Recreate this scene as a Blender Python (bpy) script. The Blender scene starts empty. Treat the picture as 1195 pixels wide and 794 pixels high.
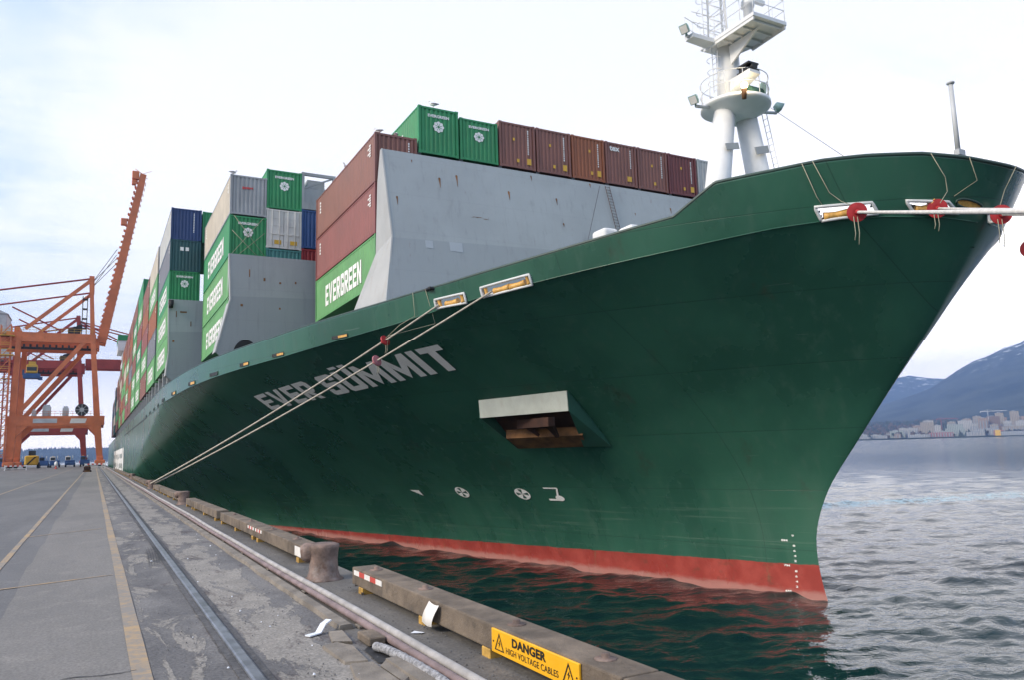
import bpy, bmesh, math, random
import numpy as np
from mathutils import Vector, Matrix

# ------------------------------------------------------------------ camera, sky, sun, exposure
scene = bpy.context.scene
COL = scene.collection
R_ = math.radians
cam_d = bpy.data.cameras.new('camera')
cam_d.sensor_width = 36.0
cam_d.sensor_fit = 'HORIZONTAL'
cam_d.lens = 905.0 / 1195.0 * 36.0
cam_d.clip_start = 0.1
cam_d.clip_end = 60000.0
cam = bpy.data.objects.new('camera', cam_d)
COL.objects.link(cam)
cam.matrix_world = (Matrix.Translation((0, 0, 1.65)) @ Matrix.Rotation(-0.49330385, 4, 'Z')
                    @ Matrix.Rotation(math.pi / 2 + 0.13942708, 4, 'X') @ Matrix.Rotation(-0.02859221, 4, 'Z'))
scene.camera = cam

HAZE = 0.00013
SUN_AZ, SUN_EL = R_(-93), R_(33)          # azimuth measured from +Y towards +X
world = bpy.data.worlds.new('World')
scene.world = world
world.use_nodes = True
wt = world.node_tree
wt.nodes.clear()


class NT:
    """small helper for node trees"""
    def __init__(s, tree): s.t = tree
    def n(s, kind, **kw):
        nd = s.t.nodes.new(kind)
        for k, v in kw.items(): setattr(nd, k, v)
        return nd
    def l(s, a, b): s.t.links.new(a, b)
    def put(s, sock, v):
        if hasattr(v, 'is_output') or isinstance(v, bpy.types.NodeSocket): s.l(v, sock)
        else: sock.default_value = v
    def math(s, op, a, b=0.0, c=0.0, clamp=False):
        nd = s.n('ShaderNodeMath', operation=op); nd.use_clamp = clamp
        s.put(nd.inputs[0], a); s.put(nd.inputs[1], b); s.put(nd.inputs[2], c)
        return nd.outputs[0]
    def mix(s, fac, a, b, mode='MIX'):
        nd = s.n('ShaderNodeMix', data_type='RGBA', blend_type=mode)
        s.put(nd.inputs[0], fac)
        for sk, v in ((nd.inputs[6], a), (nd.inputs[7], b)):
            if isinstance(v, (tuple, list)): sk.default_value = tuple(v) + ((1.0,) if len(v) == 3 else ())
            else: s.put(sk, v)
        return nd.outputs[2]
    def ramp(s, fac, lo, hi):
        nd = s.n('ShaderNodeMapRange', interpolation_type='SMOOTHSTEP')
        s.put(nd.inputs[0], fac); nd.inputs[1].default_value = lo; nd.inputs[2].default_value = hi
        return nd.outputs[0]
    def noise(s, vec, scale, detail=5.0, rough=0.55, dist=0.0):
        nd = s.n('ShaderNodeTexNoise')
        s.l(vec, nd.inputs['Vector']); nd.inputs['Scale'].default_value = scale
        nd.inputs['Detail'].default_value = detail; nd.inputs['Roughness'].default_value = rough
        nd.inputs['Distortion'].default_value = dist
        return nd.outputs[0]
    def vscale(s, vec, sc):
        nd = s.n('ShaderNodeVectorMath', operation='MULTIPLY')
        s.l(vec, nd.inputs[0]); nd.inputs[1].default_value = sc
        return nd.outputs[0]
    def sep(s, vec):
        nd = s.n('ShaderNodeSeparateXYZ'); s.l(vec, nd.inputs[0])
        return nd.outputs
    def comb(s, x, y, z):
        nd = s.n('ShaderNodeCombineXYZ')
        s.put(nd.inputs[0], x); s.put(nd.inputs[1], y); s.put(nd.inputs[2], z)
        return nd.outputs[0]


w = NT(wt)
sky = w.n('ShaderNodeTexSky', sky_type='NISHITA')
sky.sun_disc = False
sky.sun_elevation = SUN_EL
sky.sun_rotation = SUN_AZ
sky.altitude = 5.0; sky.air_density = 1.2; sky.dust_density = 1.5; sky.ozone_density = 1.0
tc = w.n('ShaderNodeTexCoord')
d = w.sep(tc.outputs['Generated'])
zc = w.math('MAXIMUM', d[2], 0.0)
den = w.math('ADD', zc, 0.22)
pv = w.comb(w.math('DIVIDE', d[0], den), w.math('DIVIDE', d[1], den), 0.0)
n1 = w.noise(w.vscale(pv, (1.0, 0.62, 1.0)), 1.35, 7.0, 0.6, 0.35)
n2 = w.noise(w.vscale(pv, (0.55, 1.5, 1.0)), 3.1, 6.0, 0.62, 0.6)
glow = w.n('ShaderNodeVectorMath', operation='DOT_PRODUCT')       # brightest part of the overcast
w.l(tc.outputs['Generated'], glow.inputs[0]); glow.inputs[1].default_value = (0.56, 0.79, 0.25)
gl = w.ramp(glow.outputs['Value'], 0.62, 0.99)
left = w.ramp(d[0], 0.22, -0.25)
thick = w.math('ADD', w.math('MULTIPLY', n1, 0.75), w.math('MULTIPLY', n2, 0.4))
cover = w.math('ADD', thick, w.math('MULTIPLY', gl, 0.34))
m = w.ramp(cover, 0.50, 0.86)
cloud = w.mix(m, (0.42, 0.56, 0.84), (1.01, 0.955, 0.925))
ahead = w.ramp(d[1], -0.25, 0.2)
warm = w.math('MULTIPLY', w.ramp(d[2], 0.17, 0.0), ahead)
cloud = w.mix(w.ramp(d[2], 0.22, 0.62), cloud, w.mix(0.55, cloud, (0.70, 0.73, 0.84)))
cloud = w.mix(w.math('MULTIPLY', warm, 0.8), cloud, (1.28, 1.09, 0.95))
low = w.math('MAXIMUM', w.math('MULTIPLY', w.ramp(d[2], 0.13, 0.02), w.ramp(d[0], -0.45, -0.08)), w.math('MULTIPLY', w.ramp(d[2], 0.42, 0.12), w.ramp(d[0], 0.40, 0.72)))
cloud = w.mix(w.math('MULTIPLY', low, ahead), cloud, (2.05, 1.82, 1.60))
cloud = w.mix(w.math('MULTIPLY', w.math('SUBTRACT', 1.0, ahead), w.ramp(d[2], 0.45, 0.05)), cloud, (0.42, 0.46, 0.54))
bg1 = w.n('ShaderNodeBackground'); w.l(sky.outputs[0], bg1.inputs[0]); bg1.inputs[1].default_value = 0.05  # clear-sky share
bg2 = w.n('ShaderNodeBackground'); w.l(cloud, bg2.inputs[0]); bg2.inputs[1].default_value = 0.95
add = w.n('ShaderNodeAddShader'); w.l(bg1.outputs[0], add.inputs[0]); w.l(bg2.outputs[0], add.inputs[1])
wo = w.n('ShaderNodeOutputWorld'); w.l(add.outputs[0], wo.inputs[0])

sun_d = bpy.data.lights.new('sun', 'SUN')
sun_d.energy = 3.0; sun_d.angle = R_(20); sun_d.color = (1.0, 0.87, 0.70)
sun = bpy.data.objects.new('sun', sun_d); COL.objects.link(sun)
sd = Vector((math.sin(SUN_AZ) * math.cos(SUN_EL), math.cos(SUN_AZ) * math.cos(SUN_EL), math.sin(SUN_EL)))
sun.rotation_euler = sd.to_track_quat('Z', 'Y').to_euler()
scene.view_settings.view_transform = 'Standard'
scene.view_settings.look = 'None'
scene.view_settings.exposure = 0.35
scene.view_settings.gamma = 1.0
scene.render.engine = 'CYCLES'
scene.cycles.use_denoising = True
scene.cycles.max_bounces = 6
scene.cycles.volume_bounces = 0
scene.cycles.sample_clamp_indirect = 4.0

random.seed(7)
rng = np.random.default_rng(7)


# ------------------------------------------------------------------ materials
def material(name, col, rough=0.6, metal=0.0, var=0.14, scale=0.8, dirt=0.0, dirt_col=(0.05, 0.04, 0.03), rust=0.0,
             rust_col=(0.16, 0.05, 0.02), bump=0.0, bump_scale=20.0, streak=0.25, spec=0.5):
    mt = bpy.data.materials.new(name); mt.use_nodes = True
    t = NT(mt.node_tree); t.t.nodes.clear()
    pos = t.n('ShaderNodeNewGeometry').outputs['Position']
    base = t.noise(pos, scale, 5.0, 0.6)
    c = t.mix(t.ramp(base, 0.3, 0.7), tuple(x * (1 - var) for x in col), tuple(min(1, x * (1 + var)) for x in col))
    if dirt > 0:
        st = t.noise(t.vscale(pos, (2.2, 2.2, 2.2 * streak)), 1.3, 6.0, 0.65)
        c = t.mix(t.math('MULTIPLY', t.ramp(st, 0.5, 0.78), dirt), c, dirt_col)
    if rust > 0:
        rs = t.noise(t.vscale(pos, (2.6, 2.6, 2.6 * streak)), 1.7, 7.0, 0.7)
        rs2 = t.noise(pos, 14.0, 4.0, 0.6)
        k = t.math('ADD', rs, t.math('MULTIPLY', rs2, 0.25))
        c = t.mix(t.math('MULTIPLY', t.ramp(k, 0.88 - 0.35 * rust, 0.98 - 0.3 * rust), 0.85), c, rust_col)
    bs = t.n('ShaderNodeBsdfPrincipled')
    t.l(c, bs.inputs['Base Color'])
    t.put(bs.inputs['Roughness'], t.math('ADD', rough - 0.08, t.math('MULTIPLY', base, 0.16)))
    bs.inputs['Metallic'].default_value = metal
    bs.inputs['Specular IOR Level'].default_value = spec
    if bump > 0:
        bn = t.n('ShaderNodeBump'); bn.inputs['Strength'].default_value = bump; bn.inputs['Distance'].default_value = 0.02
        t.l(t.noise(pos, bump_scale, 6.0, 0.65), bn.inputs['Height']); t.l(bn.outputs[0], bs.inputs['Normal'])
    o = t.n('ShaderNodeOutputMaterial'); t.l(bs.outputs[0], o.inputs[0])
    return mt


def plain(name, col, rough=0.5, metal=0.0, emit=0.0):
    mt = bpy.data.materials.new(name); mt.use_nodes = True
    t = NT(mt.node_tree); bs = t.t.nodes['Principled BSDF']
    pos = t.n('ShaderNodeNewGeometry').outputs['Position']
    nz = t.noise(pos, 3.0, 3.0)
    c = t.mix(nz, tuple(x * 0.9 for x in col), tuple(min(1.0, x * 1.08) for x in col))
    t.l(c, bs.inputs['Base Color'])
    bs.inputs['Roughness'].default_value = rough; bs.inputs['Metallic'].default_value = metal
    if emit:
        bs.inputs['Emission Color'].default_value = tuple(col) + (1,); bs.inputs['Emission Strength'].default_value = emit
    return mt


M = {}
def mk(name, *a, **k): M[name] = material(name, *a, **k)

PAINT = {
    'green': (0.028, 0.255, 0.095), 'sunlit_green': (0.125, 0.34, 0.125), 'brown': (0.225, 0.095, 0.074),  # second green is the first with warm side light put into the colour
    'red_brown': (0.25, 0.085, 0.078), 'rust_orange': (0.30, 0.098, 0.042), 'maroon': (0.16, 0.040, 0.040),
    'grey': (0.33, 0.35, 0.36), 'slate': (0.17, 0.18, 0.21), 'cream': (0.52, 0.47, 0.38), 'navy': (0.020, 0.050, 0.15),
    'dark_teal': (0.020, 0.085, 0.090), 'teal': (0.05, 0.21, 0.20), 'blue': (0.03, 0.085, 0.24), 'white': (0.62, 0.62, 0.58),
    'red': (0.28, 0.025, 0.03), 'pale_grey': (0.47, 0.48, 0.46),
}
for k_, c_ in PAINT.items():
    mk('paint_' + k_, c_, rough=0.55, var=0.10, scale=0.6, dirt=0.25, rust=0.10 if k_ not in ('white', 'cream') else 0.16, streak=0.2)
mk('letter_white', (0.86, 0.86, 0.83), rough=0.55, var=0.05, scale=2.0, dirt=0.2, dirt_col=(0.5, 0.47, 0.42))
mk('logo_green', (0.026, 0.2, 0.075), rough=0.55)
mk('label_yellow', (0.72, 0.42, 0.04), rough=0.5, var=0.05)
mk('label_red', (0.55, 0.05, 0.05), rough=0.5)
def wall_paint(name, base, low):
    mt = bpy.data.materials.new(name); mt.use_nodes = True; M[name] = mt
    t = NT(mt.node_tree); t.t.nodes.clear()
    pos = t.n('ShaderNodeNewGeometry').outputs['Position']; xyz = t.sep(pos)
    big = t.noise(pos, 0.35, 5.0, 0.6); st = t.noise(t.vscale(pos, (3.2, 3.2, 0.22)), 1.2, 6.0, 0.66)
    c = t.mix(t.ramp(big, 0.3, 0.7), tuple(q * .94 for q in base), tuple(q * 1.06 for q in base))
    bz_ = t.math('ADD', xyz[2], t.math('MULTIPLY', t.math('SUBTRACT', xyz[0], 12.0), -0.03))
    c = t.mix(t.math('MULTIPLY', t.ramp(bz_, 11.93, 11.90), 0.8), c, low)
    c = t.mix(t.math('MULTIPLY', t.ramp(st, 0.52, 0.76), 0.30), c, (0.16, 0.165, 0.165))
    c = t.mix(t.math('MULTIPLY', t.ramp(t.noise(t.vscale(pos, (5.0, 5.0, 0.4)), 1.0, 5.0, 0.7), 0.66, 0.74), 0.55), c, (0.20, 0.115, 0.07))
    fz = t.math('FRACT', t.math('DIVIDE', xyz[2], 2.05)); fx = t.math('FRACT', t.math('DIVIDE', xyz[0], 3.1))
    seam = t.math('MAXIMUM', t.math('LESS_THAN', fz, 0.010), t.math('LESS_THAN', fx, 0.006))
    c = t.mix(t.math('MULTIPLY', seam, 0.16), c, (0.12, 0.13, 0.14))
    bs = t.n('ShaderNodeBsdfPrincipled'); t.l(c, bs.inputs['Base Color']); bs.inputs['Roughness'].default_value = 0.5
    bn = t.n('ShaderNodeBump'); bn.inputs['Strength'].default_value = 0.35; bn.inputs['Distance'].default_value = 0.03
    ribs = t.math('SINE', t.math('MULTIPLY', xyz[0], 8.1))
    t.l(t.math('ADD', t.math('ADD', t.noise(pos, 1.1, 3.0, 0.5), t.math('MULTIPLY', seam, 0.5)), t.math('MULTIPLY', ribs, 0.05)), bn.inputs['Height']); t.l(bn.outputs[0], bs.inputs['Normal'])
    o = t.n('ShaderNodeOutputMaterial'); t.l(bs.outputs[0], o.inputs[0])
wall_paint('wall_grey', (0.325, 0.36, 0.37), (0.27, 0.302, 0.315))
mk('wall_grey_light', (0.40, 0.41, 0.40), rough=0.5, var=0.06, scale=0.8, dirt=0.35, dirt_col=(0.28, 0.2, 0.14), rust=0.22, streak=0.12)
mk('paint_patch', (0.36, 0.40, 0.43), rough=0.5, var=0.04)
mk('ship_white', (0.74, 0.75, 0.74), rough=0.42, var=0.05, scale=1.2, dirt=0.10, dirt_col=(0.5, 0.42, 0.34), rust=0.03)
mk('mint', (0.30, 0.46, 0.42), rough=0.45, var=0.05)
mk('dark_steel', (0.028, 0.03, 0.032), rough=0.6, var=0.2, scale=3.0, rust=0.12)
mk('black', (0.012, 0.012, 0.013), rough=0.6, var=0.2, scale=4.0)
mk('deck_green', (0.05, 0.13, 0.09), rough=0.6, var=0.1, scale=0.5, rust=0.15)
mk('hull_cap', (0.03, 0.06, 0.05), rough=0.5, var=0.2, scale=2.0, rust=0.2)
mk('chock_metal', (0.62, 0.64, 0.64), rough=0.35, var=0.05, scale=2.0, rust=0.12)
mk('cheek_paint', (0.035, 0.125, 0.088), rough=0.4, var=0.12, scale=1.2, rust=0.05)
mk('pocket_paint', (0.50, 0.53, 0.47), rough=0.5, var=0.08, scale=1.5, dirt=0.3, dirt_col=(0.35, 0.30, 0.22), rust=0.08, streak=0.2)
mk('chock_back', (0.85, 0.85, 0.83), rough=0.5, var=0.05, scale=2.0)
mk('roller_ochre', (0.66, 0.37, 0.09), rough=0.45, var=0.25, scale=6.0, rust=0.3)
mk('rust_dark', (0.048, 0.020, 0.012), rough=0.85, var=0.45, scale=1.6, bump=0.5, bump_scale=14, rust=0.2, rust_col=(0.02, 0.012, 0.01))
mk('rust_bright', (0.20, 0.095, 0.035), rough=0.85, var=0.4, scale=1.4, bump=0.5, bump_scale=14, rust=0.45, rust_col=(0.11, 0.03, 0.013))
mk('rope', (0.47, 0.43, 0.36), rough=0.9, var=0.2, scale=6.0, bump=0.8, bump_scale=60)
mk('rope_white', (0.66, 0.64, 0.60), rough=0.9, var=0.12, scale=6.0, bump=0.8, bump_scale=60)
mk('rope_thin', (0.33, 0.32, 0.24), rough=0.9)
mk('guard_red', (0.42, 0.03, 0.035), rough=0.5, var=0.2, scale=3.0)
mk('guard_pink', (0.45, 0.17, 0.19), rough=0.6, var=0.25, scale=3.0)
mk('crane_orange', (0.58, 0.165, 0.062), rough=0.55, var=0.13, scale=0.4, dirt=0.30, dirt_col=(0.2, 0.06, 0.03), streak=0.3)
mk('crane_red', (0.32, 0.045, 0.035), rough=0.6, var=0.15, scale=0.4, dirt=0.3, dirt_col=(0.12, 0.03, 0.03))
mk('crane_yellow', (0.60, 0.36, 0.05), rough=0.5)
mk('cab_grey', (0.45, 0.47, 0.48), rough=0.5)
mk('cable_steel', (0.12, 0.12, 0.13), rough=0.5, metal=0.5)
mk('glass_dark', (0.02, 0.03, 0.04), rough=0.08, var=0.1)
mk('tractor_blue', (0.03, 0.09, 0.24), rough=0.45)
mk('tractor_white', (0.62, 0.63, 0.64), rough=0.45)
mk('tyre', (0.018, 0.018, 0.02), rough=0.85)
mk('machine_yellow', (0.62, 0.38, 0.03), rough=0.5, var=0.1)
mk('barrier_white', (0.72, 0.72, 0.70), rough=0.5)
mk('barrier_red', (0.5, 0.07, 0.05), rough=0.5)
mk('timber', (0.155, 0.122, 0.09), rough=0.88, var=0.38, scale=2.6, dirt=0.8, dirt_col=(0.055, 0.05, 0.045), bump=0.7, bump_scale=38, streak=1.0)
mk('timber_dark', (0.05, 0.042, 0.036), rough=0.9, var=0.35, scale=4.0, bump=0.6)
mk('block_yellow', (0.45, 0.27, 0.06), rough=0.75, var=0.3, scale=9.0, dirt=0.5, dirt_col=(0.16, 0.12, 0.08))
mk('bollard_iron', (0.175, 0.122, 0.10), rough=0.72, var=0.45, scale=6.0, dirt=0.75, dirt_col=(0.36, 0.33, 0.31), rust=0.6, rust_col=(0.11, 0.062, 0.045), bump=0.5, bump_scale=40, streak=0.8)
mk('sign_yellow', (0.82, 0.42, 0.012), rough=0.4, var=0.04, scale=5.0)
mk('sign_black', (0.015, 0.015, 0.012), rough=0.45)
mk('paper_white', (0.72, 0.70, 0.66), rough=0.7, var=0.08, scale=8.0, dirt=0.4, dirt_col=(0.45, 0.38, 0.3))
mk('plastic_white', (0.70, 0.73, 0.78), rough=0.45, var=0.06, scale=8.0)
mk('pipe_grey', (0.35, 0.335, 0.32), rough=0.8, var=0.2, scale=4.0, dirt=0.45, dirt_col=(0.2, 0.17, 0.15), streak=1.0)
mk('pipe_brown', (0.21, 0.155, 0.150), rough=0.65, var=0.25, scale=4.0, dirt=0.5, dirt_col=(0.1, 0.07, 0.06), streak=1.0)
mk('steel_rail', (0.17, 0.185, 0.205), rough=0.42, metal=0.35, var=0.3, scale=5.0, rust=0.25, rust_col=(0.11, 0.085, 0.075), streak=1.0)
mk('kerb_concrete', (0.20, 0.175, 0.145), rough=0.9, var=0.3, scale=2.2, dirt=0.5, dirt_col=(0.085, 0.07, 0.055), bump=0.6, bump_scale=30, streak=1.0)
mk('quay_face', (0.12, 0.11, 0.10), rough=0.9, var=0.3, scale=0.9, dirt=0.6, bump=0.5)
mk('stone_grey', (0.13, 0.13, 0.13), rough=0.9, var=0.4, scale=30.0)
mk('gull_white', (0.75, 0.75, 0.75), rough=0.8)
mk('gull_grey', (0.28, 0.29, 0.31), rough=0.8)
mk('beak', (0.6, 0.35, 0.05), rough=0.6)
mk('braid', (0.30, 0.30, 0.31), rough=0.9, var=0.5, scale=35.0, bump=0.8, bump_scale=90)
M['lamp'] = plain('lamp', (1.0, 0.80, 0.50), emit=30.0)


# ------------------------------------------------------------------ mesh helpers
class MB:
    """collects shapes for ONE mesh object"""
    def __init__(s): s.v = []; s.f = []; s.m = []; s.sm = []
    def add(s, verts, faces, mi=0, smooth=False):
        b = len(s.v); s.v.extend([tuple(p) for p in verts])
        for f in faces:
            s.f.append(tuple(i + b for i in f)); s.m.append(mi); s.sm.append(smooth)
        return s
    def box(s, x0, y0, z0, x1, y1, z1, mi=0):
        v = [(x, y, z) for z in (z0, z1) for y in (y0, y1) for x in (x0, x1)]
        return s.add(v, [(0, 2, 3, 1), (4, 5, 7, 6), (0, 1, 5, 4), (2, 6, 7, 3), (0, 4, 6, 2), (1, 3, 7, 5)], mi)
    def chamfer(s, x0, y0, z0, x1, y1, z1, c=0.02, mi=0, seg=1):
        bm = bmesh.new(); bmesh.ops.create_cube(bm, size=1.0)
        for v in bm.verts:
            v.co = Vector((x0 + (v.co.x + .5) * (x1 - x0), y0 + (v.co.y + .5) * (y1 - y0), z0 + (v.co.z + .5) * (z1 - z0)))
        bmesh.ops.bevel(bm, geom=bm.edges[:], offset=c, segments=seg, profile=0.5, affect='EDGES')
        bm.verts.index_update()
        s.add([v.co[:] for v in bm.verts], [[v.index for v in f.verts] for f in bm.faces], mi)
        bm.free(); return s
    def bar(s, a, b, wx, wy=None, mi=0, up=(0, 0, 1), wx2=None, wy2=None):
        """square section from a to b; wx across, wy along 'up'"""
        wy = wx if wy is None else wy; wx2 = wx if wx2 is None else wx2; wy2 = wy if wy2 is None else wy2
        a = Vector(a); b = Vector(b); dr = (b - a).normalized(); up = Vector(up)
        if abs(dr.dot(up)) > 0.98: up = Vector((0, 1, 0))
        sx = dr.cross(up).normalized(); sy = sx.cross(dr).normalized()
        v = []
        for p, hx, hy in ((a, wx / 2, wy / 2), (b, wx2 / 2, wy2 / 2)):
            v += [p - sx * hx - sy * hy, p + sx * hx - sy * hy, p + sx * hx + sy * hy, p - sx * hx + sy * hy]
        return s.add(v, [(3, 2, 1, 0), (4, 5, 6, 7), (0, 1, 5, 4), (1, 2, 6, 5), (2, 3, 7, 6), (3, 0, 4, 7)], mi)
    def tube(s, a, b, r, r2=None, n=10, mi=0, cap=True):
        return s.path([a, b], [r, r if r2 is None else r2], n, mi, cap)
    def path(s, pts, r, n=8, mi=0, cap=True):
        pts = [Vector(p) for p in pts]
        rr = r if isinstance(r, (list, tuple)) else [r] * len(pts)
        v = []; px = None
        for i, p in enumerate(pts):
            t = (pts[min(i + 1, len(pts) - 1)] - pts[max(i - 1, 0)]).normalized()
            if px is None:
                px = t.orthogonal().normalized()
            px = (px - t * px.dot(t)).normalized(); py = t.cross(px)
            for k in range(n):
                a = 2 * math.pi * k / n
                v.append(p + (px * math.cos(a) + py * math.sin(a)) * rr[i])
        f = []
        for i in range(len(pts) - 1):
            for k in range(n):
                f.append((i * n + k, i * n + (k + 1) % n, (i + 1) * n + (k + 1) % n, (i + 1) * n + k))
        b = len(s.v); s.add(v, f, mi, True)
        if cap:
            s.f.append(tuple(b + k for k in reversed(range(n)))); s.m.append(mi); s.sm.append(False)
            s.f.append(tuple(b + (len(pts) - 1) * n + k for k in range(n))); s.m.append(mi); s.sm.append(False)
        return s
    def lathe(s, c, prof, n=20, mi=0, axis='Z'):
        """prof: (radius, height)"""
        v = []
        for r, h in prof:
            for k in range(n):
                a = 2 * math.pi * k / n
                p = (r * math.cos(a), r * math.sin(a), h)
                if axis == 'X': p = (p[2], p[0], p[1])
                if axis == 'Y': p = (p[0], p[2], p[1])
                v.append((c[0] + p[0], c[1] + p[1], c[2] + p[2]))
        f = []
        for i in range(len(prof) - 1):
            for k in range(n):
                q = (i * n + k, i * n + (k + 1) % n, (i + 1) * n + (k + 1) % n, (i + 1) * n + k)
                f.append(q if axis != 'Y' else q[::-1])
        b = len(s.v); s.add(v, f, mi, True)
        for i, rev in ((0, True), (len(prof) - 1, False)):
            if prof[i][0] > 1e-4:
                q = [b + i * n + k for k in range(n)]
                s.f.append(tuple(reversed(q) if rev else q)); s.m.append(mi); s.sm.append(False)
        return s
    def ball(s, c, rx, ry=None, rz=None, n=12, mi=0):
        ry = rx if ry is None else ry; rz = rx if rz is None else rz
        v = []; f = []; m_ = n // 2
        for i in range(m_ + 1):
            th = math.pi * i / m_
            for k in range(n):
                a = 2 * math.pi * k / n
                v.append((c[0] + rx * math.sin(th) * math.cos(a), c[1] + ry * math.sin(th) * math.sin(a), c[2] + rz * math.cos(th)))
        for i in range(m_):
            for k in range(n):
                f.append((i * n + k, (i + 1) * n + k, (i + 1) * n + (k + 1) % n, i * n + (k + 1) % n))
        return s.add(v, f, mi, True)
    def prism(s, poly, a, b, mi=0):
        """poly: list of points; extrude by vector from a-offset to b-offset"""
        n = len(poly); a = Vector(a); b = Vector(b)
        v = [Vector(p) + a for p in poly] + [Vector(p) + b for p in poly]
        f = [tuple(range(n)), tuple(range(2 * n - 1, n - 1, -1))]
        f += [((i + 1) % n, i, n + i, n + (i + 1) % n) for i in range(n)]
        return s.add(v, f, mi)
    def quad(s, a, b, c, d, mi=0): return s.add([a, b, c, d], [(0, 1, 2, 3)], mi)
    def mesh(s, name, mats):
        me = bpy.data.meshes.new(name)
        me.from_pydata(s.v, [], s.f)
        for x in (mats if isinstance(mats, (list, tuple)) else [mats]):
            me.materials.append(M[x] if isinstance(x, str) else x)
        me.polygons.foreach_set('material_index', s.m)
        me.polygons.foreach_set('use_smooth', s.sm)
        me.update()
        return me
    def fix(s, me):
        bm = bmesh.new(); bm.from_mesh(me)
        bmesh.ops.recalc_face_normals(bm, faces=bm.faces); bm.to_mesh(me); bm.free()
    def flat(s):
        s.sm = [False] * len(s.sm); return s
    def build(s, name, mats, parent=None, fix=True):
        if parent is not None:
            o_ = wloc(parent); s.v = [(p[0] - o_[0], p[1] - o_[1], p[2] - o_[2]) for p in s.v]
        me = s.mesh(name, mats)
        if fix: s.fix(me)
        o = bpy.data.objects.new(name, me); COL.objects.link(o)
        if parent is not None: o.parent = parent
        return o


def wloc(o):
    v = Vector((0, 0, 0))
    while o is not None:
        v = v + Vector(o.location); o = o.parent
    return v

def tag(o, label, cat, group=None):
    o['label'] = label; o['category'] = cat
    if group: o['group'] = group
    return o

def thing(name, loc, label, cat, group=None):
    o = bpy.data.objects.new(name, None); o.empty_display_size = 0.2
    o.location = loc; COL.objects.link(o)
    return tag(o, label, cat, group)

def structure(o, kind='structure'):
    o['kind'] = kind; return o

def copy_thing(src, loc, label, rotz=None):
    c = src.copy(); COL.objects.link(c); c.location = loc; c['label'] = label
    if rotz is not None: c.rotation_euler = (0, 0, rotz)
    for ch in [x for x in bpy.data.objects if x.parent == src]:
        k = ch.copy(); COL.objects.link(k); k.parent = c
        for gch in [x for x in bpy.data.objects if x.parent == ch]:
            g = gch.copy(); COL.objects.link(g); g.parent = k
    return c


# heavy block capitals, drawn as polygons that butt end to end
def _q(x0, y0, x1, y1): return [(x0, y0), (x1, y0), (x1, y1), (x0, y1)]
_W, _T, _C = .80, .27, .09
BLOCK = {
    'E': (_W, [_q(0, 0, _T, 1), _q(_T, 0, _W, .21), _q(_T, .40, _W * .94, .60), _q(_T, .79, _W, 1)]),
    'V': (.92, [[(0, 1), (.28, 1), (.46, .34), (.64, 1), (.92, 1), (.60, 0), (.32, 0)]]),
    'R': (.84, [_q(0, 0, _T, 1), _q(_T, .80, .55, 1), _q(_T, .38, .55, .57), [(.55, .38), (.70, .38), (.82, .50), (.82, .88), (.70, 1), (.55, 1)], [(.30, .38), (.58, .38), (.86, 0), (.57, 0)]]),
    'G': (_W, [[(_C, 0), (_T, 0), (_T, 1), (_C, 1), (0, 1 - _C), (0, _C)], [(_T, 0), (_W - _C, 0), (_W, _C), (_W, .21), (_T, .21)], [(_T, .79), (_W, .79), (_W, 1 - _C), (_W - _C, 1), (_T, 1)], _q(_W - _T, .21, _W, .55), _q(_W - _T - .14, .37, _W - _T, .55), _q(_W - .24, .68, _W, .79)]),
    'N': (.86, [_q(0, 0, .25, 1), _q(.61, 0, .86, 1), [(.25, 1), (.25, .56), (.61, 0), (.61, .44)]]),
    'S': (_W, [[(0, .79), (_W, .79), (_W, 1 - _C), (_W - _C, 1), (_C, 1), (0, 1 - _C)], _q(0, .61, _T, .79), [(0, .46), (_C, .40), (_W, .40), (_W, .54), (_W - _C, .61), (0, .61)], _q(_W - _T, .21, _W, .40), [(_C, 0), (_W - _C, 0), (_W, _C), (_W, .21), (0, .21), (0, _C)], _q(_W - .26, .69, _W, .79), _q(0, .21, .26, .31)]),
    'U': (.84, [_q(0, .21, _T, 1), _q(.84 - _T, .21, .84, 1), [(.1, 0), (.74, 0), (.84, .1), (.84, .21), (0, .21), (0, .1)]]),
    'M': (1.10, [_q(0, 0, .25, 1), _q(.85, 0, 1.10, 1), [(.25, 1), (.25, .55), (.55, .02), (.85, .55), (.85, 1), (.55, .46)]]),
    'I': (_T, [_q(0, 0, _T, 1)]),
    'T': (_W, [_q(0, .79, _W, 1), _q((_W - _T) / 2, 0, (_W + _T) / 2, .79)]),
    ' ': (.5, []),
}
def block_text(s, gap=.13):
    """verts, faces, width of a word in block capitals of height 1"""
    vs, fs, x = [], [], 0.0
    for ch in s:
        wd, polys = BLOCK[ch]
        for p in polys:
            b = len(vs); vs += [(x + u, v) for u, v in p]; fs.append(tuple(range(b, b + len(p))))
        x += wd + gap
    return vs, fs, x - gap
def put_block(mb, s, fn, width=None, height=1.0, mi=0, gap=.13):
    vs, fs, wd = block_text(s, gap)
    k = 1.0 if width is None else width / wd
    mb.add([fn(u * k, v * height) for u, v in vs], fs, mi)


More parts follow.
